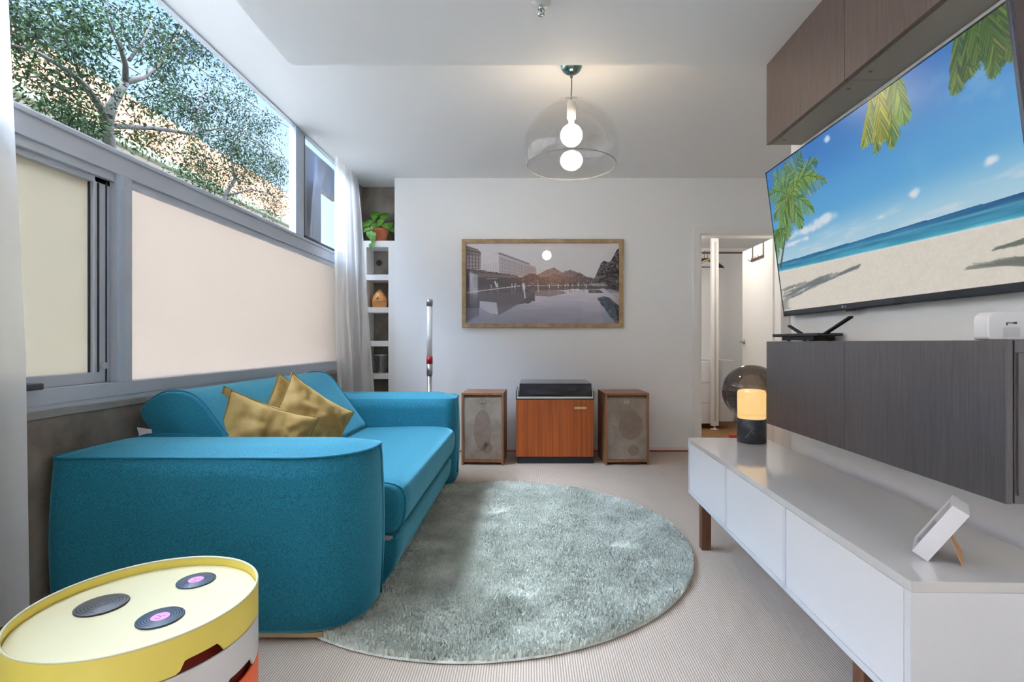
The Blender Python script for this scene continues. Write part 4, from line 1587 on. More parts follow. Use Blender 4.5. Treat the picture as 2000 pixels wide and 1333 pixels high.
hill(c, 0.45, 0.80, lambda u: 0.295 + 1.25 * np.abs(u - 0.575) ** 1.0 * (0.7 + 0.5 * (u > 0.575)), (150, 122, 108), tex=50, seed=4)
hill(c, 0.62, 0.86, lambda u: 0.33 + 1.3 * np.abs(u - 0.68) ** 1.25, (120, 108, 106), tex=90, seed=9)
# long building, in perspective
bl_ = [(0.17, 0.125), (0.215, 0.12), (0.455, 0.29), (0.465, 0.44), (0.11, 0.44), (0.105, 0.20)]
poly(c, bl_, (188, 180, 182))
poly(c, [(0.105, 0.20), (0.17, 0.125), (0.215, 0.13), (0.215, 0.44), (0.11, 0.44)], (206, 202, 204))
for k in range(5):
    t = k / 5
    c.seg((0.215, 0.17 + 0.05 * k), (0.46, 0.315 + 0.026 * k), 0.0014, (132, 124, 126), 0.8)
for j in range(4):
    for k in range(30):
        u = 0.222 + 0.235 * k / 30
        tt = k / 30
        v0 = 0.185 + 0.05 * j
        v1 = 0.325 + 0.026 * j
        vv = v0 + (v1 - v0) * tt
        c.seg((u, vv), (u, vv + 0.022 * (1 - 0.45 * tt)), 0.0016, (104, 98, 104), 0.8)
for k in range(22):
    u = 0.215 + 0.2 * k / 22
    c.seg((u, 0.13 + 0.14 * k / 22), (u + 0.006, 0.118 + 0.14 * k / 22), 0.003, (96, 88, 90), 0.9)
for k in range(9):
    c.seg((0.115 + 0.011 * k, 0.26 - 0.002 * k), (0.115 + 0.011 * k, 0.36), 0.0012, (150, 146, 150), 0.6)
# building at far left
poly(c, [(0, 0.03), (0.075, 0.075), (0.098, 0.12), (0.098, 0.33), (0.0, 0.33)], (116, 98, 96))
for k in range(6):
    c.seg((0.0, 0.06 + 0.05 * k), (0.098, 0.10 + 0.04 * k), 0.0022, (176, 164, 162), 0.7)
for k in range(5):
    c.seg((0.012 + 0.02 * k, 0.15), (0.012 + 0.02 * k, 0.32), 0.003, (206, 200, 204), 0.6)
# trees line
hill(c, 0.0, 0.34, lambda u: 0.315 + 0.25 * u + 0 * u, (96, 76, 72), tex=110, seed=20)
hill(c, 0.30, 0.76, lambda u: 0.40 + 0.02 * np.sin(u * 40), (112, 76, 56), tex=110, seed=23)
hill(c, 0.70, 0.86, lambda u: 0.44 + 0.02 * np.sin(u * 30), (90, 80, 78), tex=120, seed=27)
poly(c, [(0.06, 0.37), (0.32, 0.405), (0.32, 0.43), (0.06, 0.42)], (128, 106, 102), 0.8)
poly(c, [(0.0, 0.42), (0.36, 0.44), (0.36, 0.53), (0.0, 0.56)], (74, 58, 56), 0.85)
for k in range(26):
    c.seg((0.135 + 0.0028 * k, 0.437), (0.135 + 0.0028 * k, 0.447), 0.0011, (206, 198, 196), 0.7)
# right side trees and bank
hill(c, 0.80, 1.01, lambda u: 0.42 - 0.30 * ss(u, 0.80, 0.99) + 0.05 * np.sin(u * 55), (84, 78, 78), base=0.62, tex=190, seed=33)
poly(c, [(0.80, 0.50), (0.90, 0.50), (1.0, 0.62), (1.0, 0.76), (0.84, 0.54)], (176, 170, 174), 0.75)
# reflections in the water
m = (V_ > hz) & (V_ < 0.58 + 0.12 * (U < 0.45) + 0.10 * ss(0.62 - U, 0, 0.5) + (c.noise(24, 50, 0.3, 3) - 0.5) * 0.05)
c.mix(m * 0.85, (78, 62, 60))
poly(c, [(0.08, 0.60), (0.20, 0.62), (0.46, 0.60), (0.36, 0.74), (0.21, 0.90), (0.16, 0.875), (0.085, 0.80)], (104, 98, 104), 0.85)
poly(c, [(0.09, 0.72), (0.20, 0.74), (0.21, 0.89), (0.16, 0.875), (0.09, 0.80)], (196, 194, 204), 0.9)
for k in range(7):
    c.seg((0.10, 0.745 + 0.02 * k), (0.19, 0.76 + 0.02 * k), 0.0011, (150, 148, 160), 0.6)
poly(c, [(0.40, 0.58), (0.60, 0.58), (0.66, 0.62), (0.55, 0.665), (0.46, 0.655)], (132, 100, 86), 0.7)
hill_m = (U > 0.85) & (V_ > 0.66 + 0.5 * np.abs(U - 0.90)) & (V_ < 0.66 + 2.6 * (U - 0.845) + (c.noise(40, 61, 0.6, 3) - 0.5) * 0.06)
c.mix(hill_m * 0.9, (64, 60, 64))
c.mix(hill_m * ss(c.noise(60, 62, 0.6, 3), 0.5, 0.7) * 0.5, (150, 146, 156))
poly(c, [(0.87, 0.57), (0.90, 0.56), (1.0, 0.72), (1.0, 0.78)], (190, 186, 192), 0.9)
# promenade line, people and fountain jets
c.seg((0.01, 0.615), (0.35, 0.53), 0.0028, (222, 214, 214), 0.85)
c.seg((0.35, 0.53), (0.84, 0.52), 0.0022, (206, 198, 200), 0.75)
c.seg((0.60, 0.585), (0.88, 0.575), 0.002, (206, 200, 206), 0.8)
rr_ = random.Random(5)
for k in range(46):
    u = 0.12 + 0.68 * rr_.random()
    v0 = 0.495 + 0.02 * rr_.random() + 0.03 * max(0, 0.4 - u)
    hh = 0.02 + 0.03 * rr_.random()
    cc = rr_.choice([(228, 222, 224), (240, 236, 238), (70, 60, 62), (60, 50, 52)])
    c.seg((u, v0), (u + 0.002, v0 + hh), 0.0025, cc, 0.9)
    c.seg((u, v0 + hh + 0.02), (u + 0.001, v0 + hh + 0.07), 0.0018, cc, 0.4)
c.seg((0.375, 0.52), (0.38, 0.56), 0.0075, (236, 232, 234), 1)
c.seg((0.378, 0.56), (0.386, 0.68), 0.004, (226, 224, 228), 0.9)
c.seg((0.19, 0.48), (0.20, 0.54), 0.005, (226, 222, 226), 0.9)
c.seg((0.47, 0.50), (0.472, 0.60), 0.003, (220, 216, 220), 0.8)
jet = ss(U, 0.015, 0.03) * (1 - ss(U, 0.07, 0.085)) * ss(V_, 0.34 + 0.8 * np.clip(U - 0.03, 0, 1), 0.38 + 0.8 * np.clip(U - 0.03, 0, 1)) * (1 - ss(V_, 0.66, 0.84))
c.mix(jet * (0.45 + 0.4 * c.noise(30, 70, 0.2, 3)), (206, 212, 224))
c.mix((U < 0.085) * ss(V_, 0.60, 0.66) * (1 - ss(V_ + 0.9 * (U - 0.03), 0.92, 0.99)) * (0.55 + 0.4 * (c.noise(50, 71, 0.7, 3) - 0.5)), (72, 72, 80))
c.mix(np.exp(-(((U - 0.55) / 0.22) ** 2 + ((V_ - 0.42) / 0.12) ** 2)) * 0.35, (226, 150, 104))
c.im = np.clip((c.im - 70) * 1.42 + 58, 8, 250)
c.im = c.im * 0.62 + c.im.mean(axis=2, keepdims=True) * 0.38 + np.array((3, 0, 5.))
pm = vcol_mat('waterfront_print', 0, 0.5)
PM = Matrix(((1, 0, 0, PX0 + fw - 0.001), (0, 0, -1, YB - 0.014), (0, 1, 0, PZ0 + fw - 0.001), (0, 0, 0, 1)))
c.to_mesh('print', pm, pic, PM, pw + 0.002, ph + 0.002, 0.0)
bm = bmesh.new()
box(bm, PX0 + fw - 0.002, PX1 - fw + 0.002, YB - 0.020, YB - 0.0185, PZ0 + fw - 0.002, PZ1 - fw + 0.002)
finish('glass', bm, M_picglass, pic)

# ------------------------------------------------------------------ shelving in the niche
SY0, SY1 = 4.79, 5.015
sx0, sx1 = XW + 0.02, -1.264
sh = thing('shelf_unit', 'narrow white open shelf column built into the concrete niche', 'shelf', ((sx0 + sx1) / 2, 4.9, 0))


def zpx(y, Y=SY0):
    return CAMZ + (CY - y) / F * Y


postx0 = (758.5 - CX) / F * SY0
bm = bmesh.new()
box(bm, postx0, sx1, SY0, SY1, 0, zpx(471), bev=0.001)
finish('side_panel', bm, M_trim, sh)
bm = bmesh.new()
xs0 = (716 - CX) / F * SY0
box(bm, xs0 - 0.045, xs0, SY0, SY1, 0, zpx(471) - 0.001, bev=0.001)
finish('side_panel', bm, M_trim, sh)
shelf_px = [(470.5, 483), (536.5, 547.5), (600.5, 611), (666, 677), (730.5, 741), (796, 806), (862, 872)]
for a, b_ in shelf_px:
    bm = bmesh.new()
    box(bm, xs0 - (0.045 if a < 480 else 0) + 0.0005, (postx0 if a > 480 else sx1) - 0.0005, SY0 - 0.001, SY1, zpx(b_), zpx(a), bev=0.001)
    finish('shelf', bm, M_trim, sh)

# potted pothos
ptp = at(742, 470, Y=4.90)
pz = zpx(470.5) + 0.0005
plant = thing('potted_plant', 'trailing green pothos in a terracotta pot on top of the niche shelves', 'plant', (ptp.x, 4.90, pz))
pcx = (742 - CX) / F * 4.90
bm = bmesh.new()
lathe(bm, [(0.060, 0.0), (0.064, 0.004), (0.078, 0.10), (0.083, 0.102), (0.084, 0.132), (0.078, 0.133), (0.076, 0.12), (0.001, 0.118)], (pcx, 4.90, pz), 36, cap0=True)
finish('pot', bm, M_terracotta, plant, True)


def leaf(bm, p, d, n, l, w):
    p, d, n = Vector(p), Vector(d).normalized(), Vector(n).normalized()
    s = d.cross(n).normalized()
    n = s.cross(d).normalized()
    rows = []
    for t, ww, dr in ((0, 0.03, 0), (0.15, 0.75, 0.02), (0.35, 1.0, 0.03), (0.6, 0.85, 0.0), (0.85, 0.35, -0.08), (1.0, 0.02, -0.16)):
        c0 = p + d * (l * t) + n * (l * dr)
        rows.append([bm.verts.new(c0 - s * (w * ww) + n * (0.15 * w * ww)), bm.verts.new(c0), bm.verts.new(c0 + s * (w * ww) + n * (0.15 * w * ww))])
    for i in range(len(rows) - 1):
        for k in range(2):
            bm.faces.new((rows[i][k], rows[i][k + 1], rows[i + 1][k + 1], rows[i + 1][k]))


def ppx(px, py, Y):
    return at(px, py, Y=Y)


stems = bmesh.new()
leaves = bmesh.new()
spec = [(733, 418, 4.9, 26), (752, 420, 4.92, 26), (724, 433, 4.86, 20), (760, 438, 4.9, 22), (745, 432, 4.86, 20), (717, 438, 4.84, 18), (735, 440, 4.84, 20),
        (712, 437, 4.84, 14), (764, 448, 4.86, 16), (722, 455, 4.80, 18), (728, 465, 4.77, 16), (730, 458, 4.78, 16), (725, 478, 4.77, 12), (719, 447, 4.82, 16), (750, 440, 4.84, 18), (740, 424, 4.95, 20)]
for k, (px, py, Y, s) in enumerate(spec):
    e_ = ppx(px, py, Y)
    rt_ = Vector((pcx + random.uniform(-.03, .03), 4.90 + random.uniform(-.03, .03), pz + 0.12))
    if py > 450:
        mid = Vector(((rt_.x + e_.x) / 2 - 0.02, 4.805, pz + 0.15))
    else:
        mid = (rt_ + e_) / 2 + Vector((0, 0, 0.02))
    tube(stems, [rt_, mid, e_], 0.0018, 5)
    l = s / F * Y * 1.1
    dd = (e_ - mid)
    dd = Vector((dd.x * 0.6 + random.uniform(-.03, .03), -0.03, -0.03 if py < 450 else -0.08)).normalized()
    leaf(leaves, e_ - dd * l * 0.3, dd, Vector((0.0, -0.8, 0.6)), l, l * 0.34)
finish('stem', stems, pbr('plant_stem', (88, 120, 48), 0.6), plant, True)
finish('foliage', leaves, M_leaf, plant, True)

# wooden teardrop diffuser
tx = (741.5 - CX) / F * 4.88
tz = zpx(600.5) + 0.0005
td = thing('wooden_diffuser', 'teardrop shaped light wood aroma diffuser on the third niche shelf', 'ornament', (tx, 4.88, tz))
bm = bmesh.new()
pr2 = []
for k in range(25):
    a = k / 24
    z = a * 0.18
    r = 0.072 * (math.sin(PI * min(1.0, 0.30 + 0.70 * a ** 1.0)) ** 0.75 if a < 0.995 else 0.0)
    pr2.append((max(0.004, r), z))
lathe(bm, pr2, (tx, 4.88, tz), 36, cap0=True, cap1=True)
finish('shell', bm, M_beech, td, True)
bm = bmesh.new()
lathe(bm, [(0.0745, 0), (0.0748, 0.003)], (tx, 4.88, tz + 0.052), 36)
ob = finish('joint_line', bm, pbr('joint', (130, 80, 40), 0.6), td, True)
bm = bmesh.new()
prism(bm, [(tx - 0.012, 4.800, tz + 0.078), (tx + 0.012, 4.800, tz + 0.078), (tx, 4.806, tz + 0.102)], (0, 0.02, 0))
finish('vent', bm, pbr('joint', (130, 80, 40), 0.6), td)

# glass jug and small glass globe on the lower shelf
jz = zpx(730.5) + 0.0005
jx = (741 - CX) / F * 4.9
jug = thing('glass_jug', 'clear glass jug with handle on the lower niche shelf', 'jug', (jx, 4.91, jz))
bm = bmesh.new()
lathe(bm, [(0.045, 0.0), (0.048, 0.004), (0.055, 0.08), (0.058, 0.165), (0.060, 0.175)], (jx + 0.012, 4.915, jz), 32, cap0=True)
M_jug = glassy('jug_glass', (0.90, 0.93, 0.95), ior=2.0)
finish('body', bm, M_jug, jug, True)
bm = bmesh.new()
tube(bm, [(jx - 0.042, 4.915, jz + 0.16), (jx - 0.075, 4.915, jz + 0.15), (jx - 0.078, 4.915, jz + 0.10), (jx - 0.06, 4.915, jz + 0.04), (jx - 0.036, 4.915, jz + 0.02)], 0.006, 10)
finish('handle', bm, M_jug, jug, True)
bm = bmesh.new()
lathe(bm, [(0.0605, 0.172), (0.0615, 0.175), (0.0605, 0.178)], (jx + 0.012, 4.915, jz), 32)
finish('rim', bm, pbr('glass_rim', (190, 196, 204), 0.1), jug, True)
gx = (743.5 - CX) / F * 4.83
gb = thing('glass_tealight', 'small round clear glass candle globe in front of the jug', 'candle holder', (gx, 4.83, jz))
bm = bmesh.new()
lathe(bm, [(max(0.004, 0.036 * math.cos(a)), 0.036 + 0.036 * math.sin(a)) for a in np.linspace(-1.25, 1.2, 16)], (gx, 4.83, jz), 28, cap0=True)
finish('globe', bm, glassy('thick_glass', (0.86, 0.88, 0.88), ior=1.7), gb, True)
bm = bmesh.new()
lathe(bm, [(0.022, 0.0), (0.022, 0.009), (0.001, 0.009)], (gx, 4.83, jz + 0.0025), 20, cap0=True)
finish('candle', bm, pbr('candle_wax', (214, 190, 160), 0.6), gb, True)

# ------------------------------------------------------------------ light saber replica standing behind the sofa
sx, sy = (839 - CX) / F * 4.45, 4.45
fl = thing('light_saber_replica', 'slim silver light saber replica with red collar standing behind the far armrest', 'lamp', (sx, sy, 0))
k_ = F / sy


def zz(y):
    return CAMZ + (CY - y) / k_


bm = bmesh.new()
lathe(bm, [(0.10, 0.0), (0.10, 0.010), (0.03, 0.018), (0.020, 0.03)], (sx, sy, 0), 36, cap0=True)
finish('base', bm, M_silver, fl, True)
bm = bmesh.new()
tube(bm, [(sx, sy, 0.02), (sx, sy, zz(733))], 0.0215, 24)
finish('lower_pole', bm, M_silver, fl, True)
bm = bmesh.new()
tube(bm, [(sx, sy, zz(733)), (sx, sy, zz(711))], 0.026, 24)
finish('sleeve', bm, M_silver, fl, True)
bm = bmesh.new()
tube(bm, [(sx, sy, zz(711)), (sx, sy, zz(697))], 0.027, 24)
finish('red_collar', bm, M_red, fl, True)
bm = bmesh.new()
tube(bm, [(sx, sy, zz(697)), (sx, sy, zz(598))], 0.0235, 24)
finish('tube', bm, pbr('opal_tube', (238, 236, 232), 0.15, coat=0.3), fl, True)
bm = bmesh.new()
tube(bm, [(sx, sy, zz(598)), (sx, sy, zz(594)), (sx, sy, zz(593.9)), (sx, sy, zz(585))], [0.027, 0.027, 0.0285, 0.0285], 24)
finish('cap', bm, M_silver, fl, True)

# ------------------------------------------------------------------ record cabinet + turntable
CX0, CX1 = (1008 - CX) / F * 4.25, (1160 - CX) / F * 4.25
CYF = 4.25
KZ0, KZ1 = 0.055, CAMZ + (CY - 781) / F * CYF
cab = thing('record_cabinet', 'low teak record cabinet with one door between the two speakers', 'cabinet', ((CX0 + CX1) / 2, 4.47, 0))
bm = bmesh.new()
box(bm, CX0, CX1, CYF + 0.017, 4.69, KZ0, KZ1, bev=0.002)
finish('body', bm, M_walnut, cab)
bm = bmesh.new()
box(bm, CX0 + 0.002, CX1 - 0.002, CYF, CYF + 0.0165, KZ0 + 0.004, KZ1 - 0.002, bev=0.0015)
dr = finish('door', bm, M_teak, cab)
bm = bmesh.new()
hx0, hx1 = (1121 - CX) / F * CYF, (1145 - CX) / F * CYF
box(bm, hx0, hx1, CYF - 0.018, CYF - 0.012, zpx(799.5, CYF), zpx(794.5, CYF), bev=0.0015)
box(bm, hx0 + 0.004, hx0 + 0.01, CYF - 0.014, CYF, zpx(799.5, CYF), zpx(794.5, CYF))
box(bm, hx1 - 0.01, hx1 - 0.004, CYF - 0.014, CYF, zpx(799.5, CYF), zpx(794.5, CYF))
finish('handle', bm, pbr('brass_handle', (214, 178, 128), 0.25, metal=0.8), dr)
bm = bmesh.new()
box(bm, CX0 + 0.012, CX1 - 0.004, CYF + 0.01, 4.68, 0.0, KZ0)
finish('plinth', bm, M_matteblack, cab)

tt_ = thing('turntable', 'black and cream turntable under a smoked lid on the record cabinet', 'turntable', ((CX0 + CX1) / 2, 4.45, KZ1))
kz = KZ1 + 0.0005
bm = bmesh.new()
box(bm, CX0 - 0.001, CX1 + 0.003, CYF - 0.002, 4.66, kz, kz + 0.008)
box(bm, CX0 - 0.001, CX0 + 0.006, CYF - 0.002, 4.66, kz, kz + 0.072)
box(bm, CX1 - 0.004, CX1 + 0.003, CYF - 0.002, 4.66, kz, kz + 0.072)
finish('outer_tray', bm, M_matteblack, tt_)
bm = bmesh.new()
box(bm, CX0 + 0.008, CX1 - 0.006, CYF - 0.004, 4.655, kz + 0.0085, kz + 0.024, bev=0.001)
box(bm, CX0 + 0.008, CX0 + 0.014, CYF - 0.004, 4.655, kz + 0.02, kz + 0.075)
box(bm, CX1 - 0.012, CX1 - 0.006, CYF - 0.004, 4.655, kz + 0.02, kz + 0.075)
finish('base', bm, M_cream, tt_)
bm = bmesh.new()
box(bm, CX0 + 0.016, CX1 - 0.014, CYF + 0.004, 4.645, kz + 0.0245, kz + 0.034)
finish('deck', bm, M_black, tt_)
bm = bmesh.new()
lathe(bm, [(0.148, 0.0), (0.150, 0.003), (0.150, 0.014), (0.146, 0.017), (0.001, 0.017)], (CX0 + 0.23, 4.46, kz + 0.036), 48, cap0=True)
finish('platter', bm, M_silver, tt_, True)
bm = bmesh.new()
tube(bm, [(CX1 - 0.10, 4.58, kz + 0.035), (CX1 - 0.10, 4.58, kz + 0.07)], 0.018, 16)
tube(bm, [(CX1 - 0.10, 4.60, kz + 0.066), (CX1 - 0.12, 4.42, kz + 0.066), (CX1 - 0.17, 4.34, kz + 0.062)], 0.004, 8)
finish('tonearm', bm, M_silver, tt_, True)
# lid (slightly slanting front, light top)
lz1 = CAMZ + (CY - 749.5) / F * (CYF + 0.0)
bm = bmesh.new()
xa, xb = (1014 - CX) / F * CYF, (1156 - CX) / F * CYF
ya, yb = CYF - 0.003, 4.64
v = [bm.verts.new(p) for p in ((xa, ya, kz + 0.0245), (xb, ya, kz + 0.0245), (xb, yb, kz + 0.0345), (xa, yb, kz + 0.0345),
                               (xa + 0.004, ya + 0.004, lz1), (xb - 0.004, ya + 0.004, lz1), (xb - 0.012, yb, lz1 + 0.006), (xa + 0.012, yb, lz1 + 0.006))]
for f in ((0, 1, 5, 4), (1, 2, 6, 5), (2, 3, 7, 6), (3, 0, 4, 7), (4, 5, 6, 7)):
    bm.faces.new([v[i] for i in f])
finish('dust_cover', bm, M_smoke_lid, tt_)

# ------------------------------------------------------------------ speakers
def speaker(label, x0, x1, ztop, yawd, patch):
    yf = 4.20
    w = x1 - x0
    h = ztop
    dep = 0.36
    xf = Matrix.Translation(((x0 + x1) / 2, yf, 0)) @ Matrix.Rotation(math.radians(yawd), 4, 'Z')
    t = thing('loudspeaker', label, 'speaker', ((x0 + x1) / 2, yf + dep / 2, 0), 'floor speakers by the back wall')
    hw = w / 2
    bm = bmesh.new()
    tk = 0.018
    box(bm, -hw, hw, 0, dep, h - tk, h, bev=0.001)
    box(bm, -hw, -hw + tk, 0, dep, 0, h - tk, bev=0.001)
    box(bm, hw - tk, hw, 0, dep, 0, h - tk, bev=0.001)
    box(bm, -hw + tk, hw - tk, 0.006, dep, 0.022, 0.046, bev=0.001)
    box(bm, -hw + tk, hw - tk, 0.04, dep, 0.03, h - tk)
    finish('cabinet', bm, M_walnut, t, xf=xf)
    bm = bmesh.new()
    prism(bm, [(-hw + tk + 0.001, 0.030, h - tk - 0.014), (-hw + tk + 0.001, 0.010, h - tk - 0.034), (-hw + tk + 0.001, 0.010, 0.048), (-hw + tk + 0.001, 0.039, 0.048), (-hw + tk + 0.001, 0.039, h - tk - 0.014)], (w - 2 * tk - 0.002, 0, 0))
    gr = finish('grille', bm, M_grille, t, xf=xf)
    bm = bmesh.new()
    for (cx, cz, rx, rz) in patch:
        pts = []
        for k in range(40):
            a = 2 * PI * k / 40
            pts.append((cx + rx * math.cos(a), 0.0096, cz + rz * math.sin(a)))
        prism(bm, pts, (0, 0.0005, 0))
    finish('worn_patch', bm, M_patch, gr, xf=xf)
    bm = bmesh.new()
    box(bm, -0.022, 0.018, 0.0045, 0.0098, h - 0.085, h - 0.066, bev=0.001)
    bd = finish('badge', bm, pbr('badge_metal', (196, 184, 160), 0.35, metal=0.5), gr, xf=xf)
    bm = bmesh.new()
    box(bm, -0.010, -0.004, 0.0038, 0.0046, h - 0.081, h - 0.070)
    box(bm, 0.002, 0.013, 0.0038, 0.0046, h - 0.077, h - 0.074)
    finish('badge_mark', bm, M_dark_gasket, bd, xf=xf)
    return t


speaker('walnut floor speaker with greyish mottled grille, left of the record cabinet beside the sofa', (901 - CX) / F * 4.2, (983.5 - CX) / F * 4.2, 0.602, -2.0, [(0.0, 0.29, 0.075, 0.17), (0.04, 0.14, 0.045, 0.045)])
speaker('walnut floor speaker with browner grille showing a round patch, right of the record cabinet', (1182 - CX) / F * 4.2, (1268.5 - CX) / F * 4.2, 0.600, 2.0, [(0.03, 0.33, 0.10, 0.12), (0.055, 0.12, 0.045, 0.045)])

# red cable along the skirting
bm = bmesh.new()
pts = [(-0.75, 4.69, 0.012), (-0.3, 4.705, 0.01), (0.3, 4.712, 0.01), (0.9, 4.705, 0.01), (1.3, 4.71, 0.01), (1.52, 4.70, 0.012)]
tube(bm, pts, 0.006, 8)
o = finish('speaker_cable', bm, M_copper_flex, None, True)
tag(o, 'thin red cable lying along the foot of the back wall', 'cable')
# thin wire under tv wall, white
# ------------------------------------------------------------------ closet content
bm = bmesh.new()
pxa = (1395.5 - CX) / F * 5.93
pole = thing('wardrobe_pole', 'white floor to ceiling wardrobe pole inside the closet doorway', 'pole', (pxa, 5.93, 0))
box(bm, pxa - 0.042, pxa + 0.042, 5.905, 5.955, 0.045, 2.255, bev=0.003)
finish('post', bm, M_trim, pole)
bm = bmesh.new()
box(bm, pxa - 0.010, pxa + 0.010, 5.9035, 5.9052, 0.10, 2.2)
finish('slot_strip', bm, pbr('slot_grey', (200, 196, 190), 0.5), pole)
bm = bmesh.new()
lathe(bm, [(0.045, 0.0), (0.045, 0.008), (0.012, 0.014), (0.010, 0.05)], (pxa, 5.93, 0), 28, cap0=True, cap1=True)
finish('foot', bm, M_trim, pole, True)


def drawers(label, px0, px1, Y, y_top, y_bot, n):
    x0, x1 = (px0 - CX) / F * Y, (px1 - CX) / F * Y
    z1, z0 = zpx(y_top, Y), zpx(y_bot, Y)
    t = thing('drawer_unit', label, 'drawers', ((x0 + x1) / 2, Y + 0.2, z0), 'white drawer units in the closet')
    bm = bmesh.new()
    box(bm, x0, x1, Y + 0.018, 6.598, z0, z1, bev=0.001)
    finish('body', bm, M_white_lac, t)
    for k in range(n):
        a = z0 + (z1 - z0) * k / n
        b_ = z0 + (z1 - z0) * (k + 1) / n
        bm = bmesh.new()
        box(bm, x0 + 0.001, x1 - 0.001, Y, Y + 0.0175, a + 0.0025, b_ - 0.0025, bev=0.001)
        finish('drawer', bm, M_white_lac, t)
    return t


drawers('white drawer unit in the closet, left of the pole', 1352, 1390, 5.98, 707, 828, 3)
drawers('white drawer unit in the closet, right of the pole', 1401, 1433, 5.98, 704, 824, 3)
bm = bmesh.new()
zr = zpx(494, 6.15)
tube(bm, [(1.33, 6.15, zr), (2.94, 6.15, zr)], 0.012, 14)
o = finish('clothes_rail', bm, M_bronze, None, True)
tag(o, 'metal clothes rail inside the closet holding a few hangers', 'rail')


def hanger(px, Y, wood, label, tilt):
    x = (px - CX) / F * Y
    t = thing('clothes_hanger', label, 'hanger', (x, 6.15, zr), 'clothes hangers on the closet rail')
    ztop_ = zr - 0.075
    hw, dz = 0.20, 0.10
    d = Vector((math.cos(tilt), math.sin(tilt), 0))
    bm = bmesh.new()
    P = Vector((x, 6.15, ztop_))
    pts = [P - d * hw + Vector((0, 0, -dz)), P - d * 0.10 + Vector((0, 0, -0.035)), P + Vector((0, 0, 0.0)), P + d * 0.10 + Vector((0, 0, -0.035)), P + d * hw + Vector((0, 0, -dz))]
    tube(bm, pts, [0.011, 0.013, 0.014, 0.013, 0.011], 8)
    if not wood:
        tube(bm, [pts[0], pts[4]], 0.006, 6)
    finish('shoulder_bar', bm, M_hangwood if wood else M_brownplastic, t, True)
    bm = bmesh.new()
    hk = [P + Vector((0, 0, 0.005)), P + Vector((0, 0, 0.03))]
    for k in range(9):
        a = -PI / 2 + k / 8 * 1.35 * PI
        hk.append(Vector((P.x, 6.15, zr)) + d * 0 + Vector((0.0, 0.0, 0)) + Vector((math.cos(a) * 0.024 * math.cos(tilt + PI / 2), math.cos(a) * 0.024 * math.sin(tilt + PI / 2), math.sin(a) * 0.024 + 0.008 - 0.008)))
    tube(bm, hk[:2] + hk[2:], 0.003, 6)
    finish('hook', bm, M_dark_gasket, t, True)


hanger(1388, 6.15, True, 'light wooden clothes hanger at the front of the closet rail', 0.35)
hanger(1382, 6.15, False, 'dark clothes hanger on the closet rail just left of the wooden one', 0.15)
hanger(1376, 6.15, False, 'dark clothes hanger on the closet rail farthest left, half hidden by the door frame', 0.05)
# small orange box on the closet floor
bx0 = (1427 - CX) / F * 5.4
bm = bmesh.new()
box(bm, bx0, bx0 + 0.10, 5.40, 5.46, 0.0, 0.03, bev=0.003)
o = finish('orange_doorstop', bm, pbr('orange_plastic', (214, 92, 40), 0.5), None)
tag(o, 'small orange wedge on the closet floor just left of the marble lamp', 'doorstop')
# fill lamp without a fixture, added to brighten the closet and its door
cl = bpy.data.lights.new('closet_fill_light', 'POINT')
cl.energy = 5.0
cl.color = (1.0, 0.93, 0.86)
cl.shadow_soft_size = 0.1
clo = bpy.data.objects.new('closet_fill_light', cl)
COL.objects.link(clo)
clo.location = (1.8, 5.3, 2.1)

# ------------------------------------------------------------------ outside
struct('ground_street', B(-40, XW - 0.28, -30, 60, -0.5, -0.35), M_road)


def building(name, label, x0, x1, y0, y1, z1, wallm, capm, cap=0.9, windows=()):
    t = thing(name, label, 'building', ((x0 + x1) / 2, (y0 + y1) / 2, -0.35))
    finish('wall', B(x0, x1, y0, y1, -0.35, z1 - cap), wallm, t)
    finish('parapet', B(x0 - 0.05, x1 + 0.06, y0, y1, z1 - cap, z1), capm, t)
    bm = bmesh.new()
    box(bm, x1, x1 + 0.18, y0, y1, z1 - cap - 0.16, z1 - cap, bev=0.02)
    finish('ledge', bm, pbr('green_ledge', (96, 100, 78), 0.7), t)  # dark grey-green band below the parapet
    for (wy, wz, ww, wh) in windows:
        f = finish('window', B(x1 - 0.02, x1 + 0.03, wy, wy + ww, wz, wz + wh), M_white_post, t)
        finish('pane', B(x1 + 0.025, x1 + 0.035, wy + 0.06, wy + ww - 0.06, wz + 0.06, wz + wh - 0.06), pbr('far_pane', (90, 104, 120), 0.2), f)
    return t


building('building', 'sunlit cream building across the street behind the tree', -14, -8.2, -12, 17.4, 6.05, M_render, M_parapet, 0.95, [(9.0, 1.2, 1.4, 1.8), (12.2, 1.2, 1.4, 1.8)])
building('building', 'tan brick building farther down the street seen beside the far curtain', -19, -11.5, 22.0, 44, 6.2, M_brick, M_brick, 0.3, [(24, 2.6, 1.2, 2.2), (27, 2.6, 1.2, 2.2), (30, 2.6, 1.2, 2.2)])
# dark stone pier outside the far lite
pr0, pr1 = at(591, 450, X=-1.95).y, at(627, 450, X=-1.95).y
bm = bmesh.new()
box(bm, -2.02, -1.95, pr0, pr1, -0.35, 2.75)
o = finish('stone_pier', bm, pbr('blue_black_stone', (9, 12, 18), 0.5, spec=0.2, var=(40, 54, 80), vscale=3.0, vdet=7, stretch=(1, 1.5, 0.7), lo=0.42, hi=0.8), None)
tag(o, 'blue-black polished stone pier outside the far window pane', 'pier')
bm = bmesh.new()
q0 = at(628, 275, X=-1.95)
box(bm, -2.02, -1.95, pr1, pr1 + 0.45, 2.47, 2.75)
o = finish('stone_lintel', bm, MATS['blue_black_stone'], None)
tag(o, 'dark stone lintel outside above the far window pane', 'lintel')
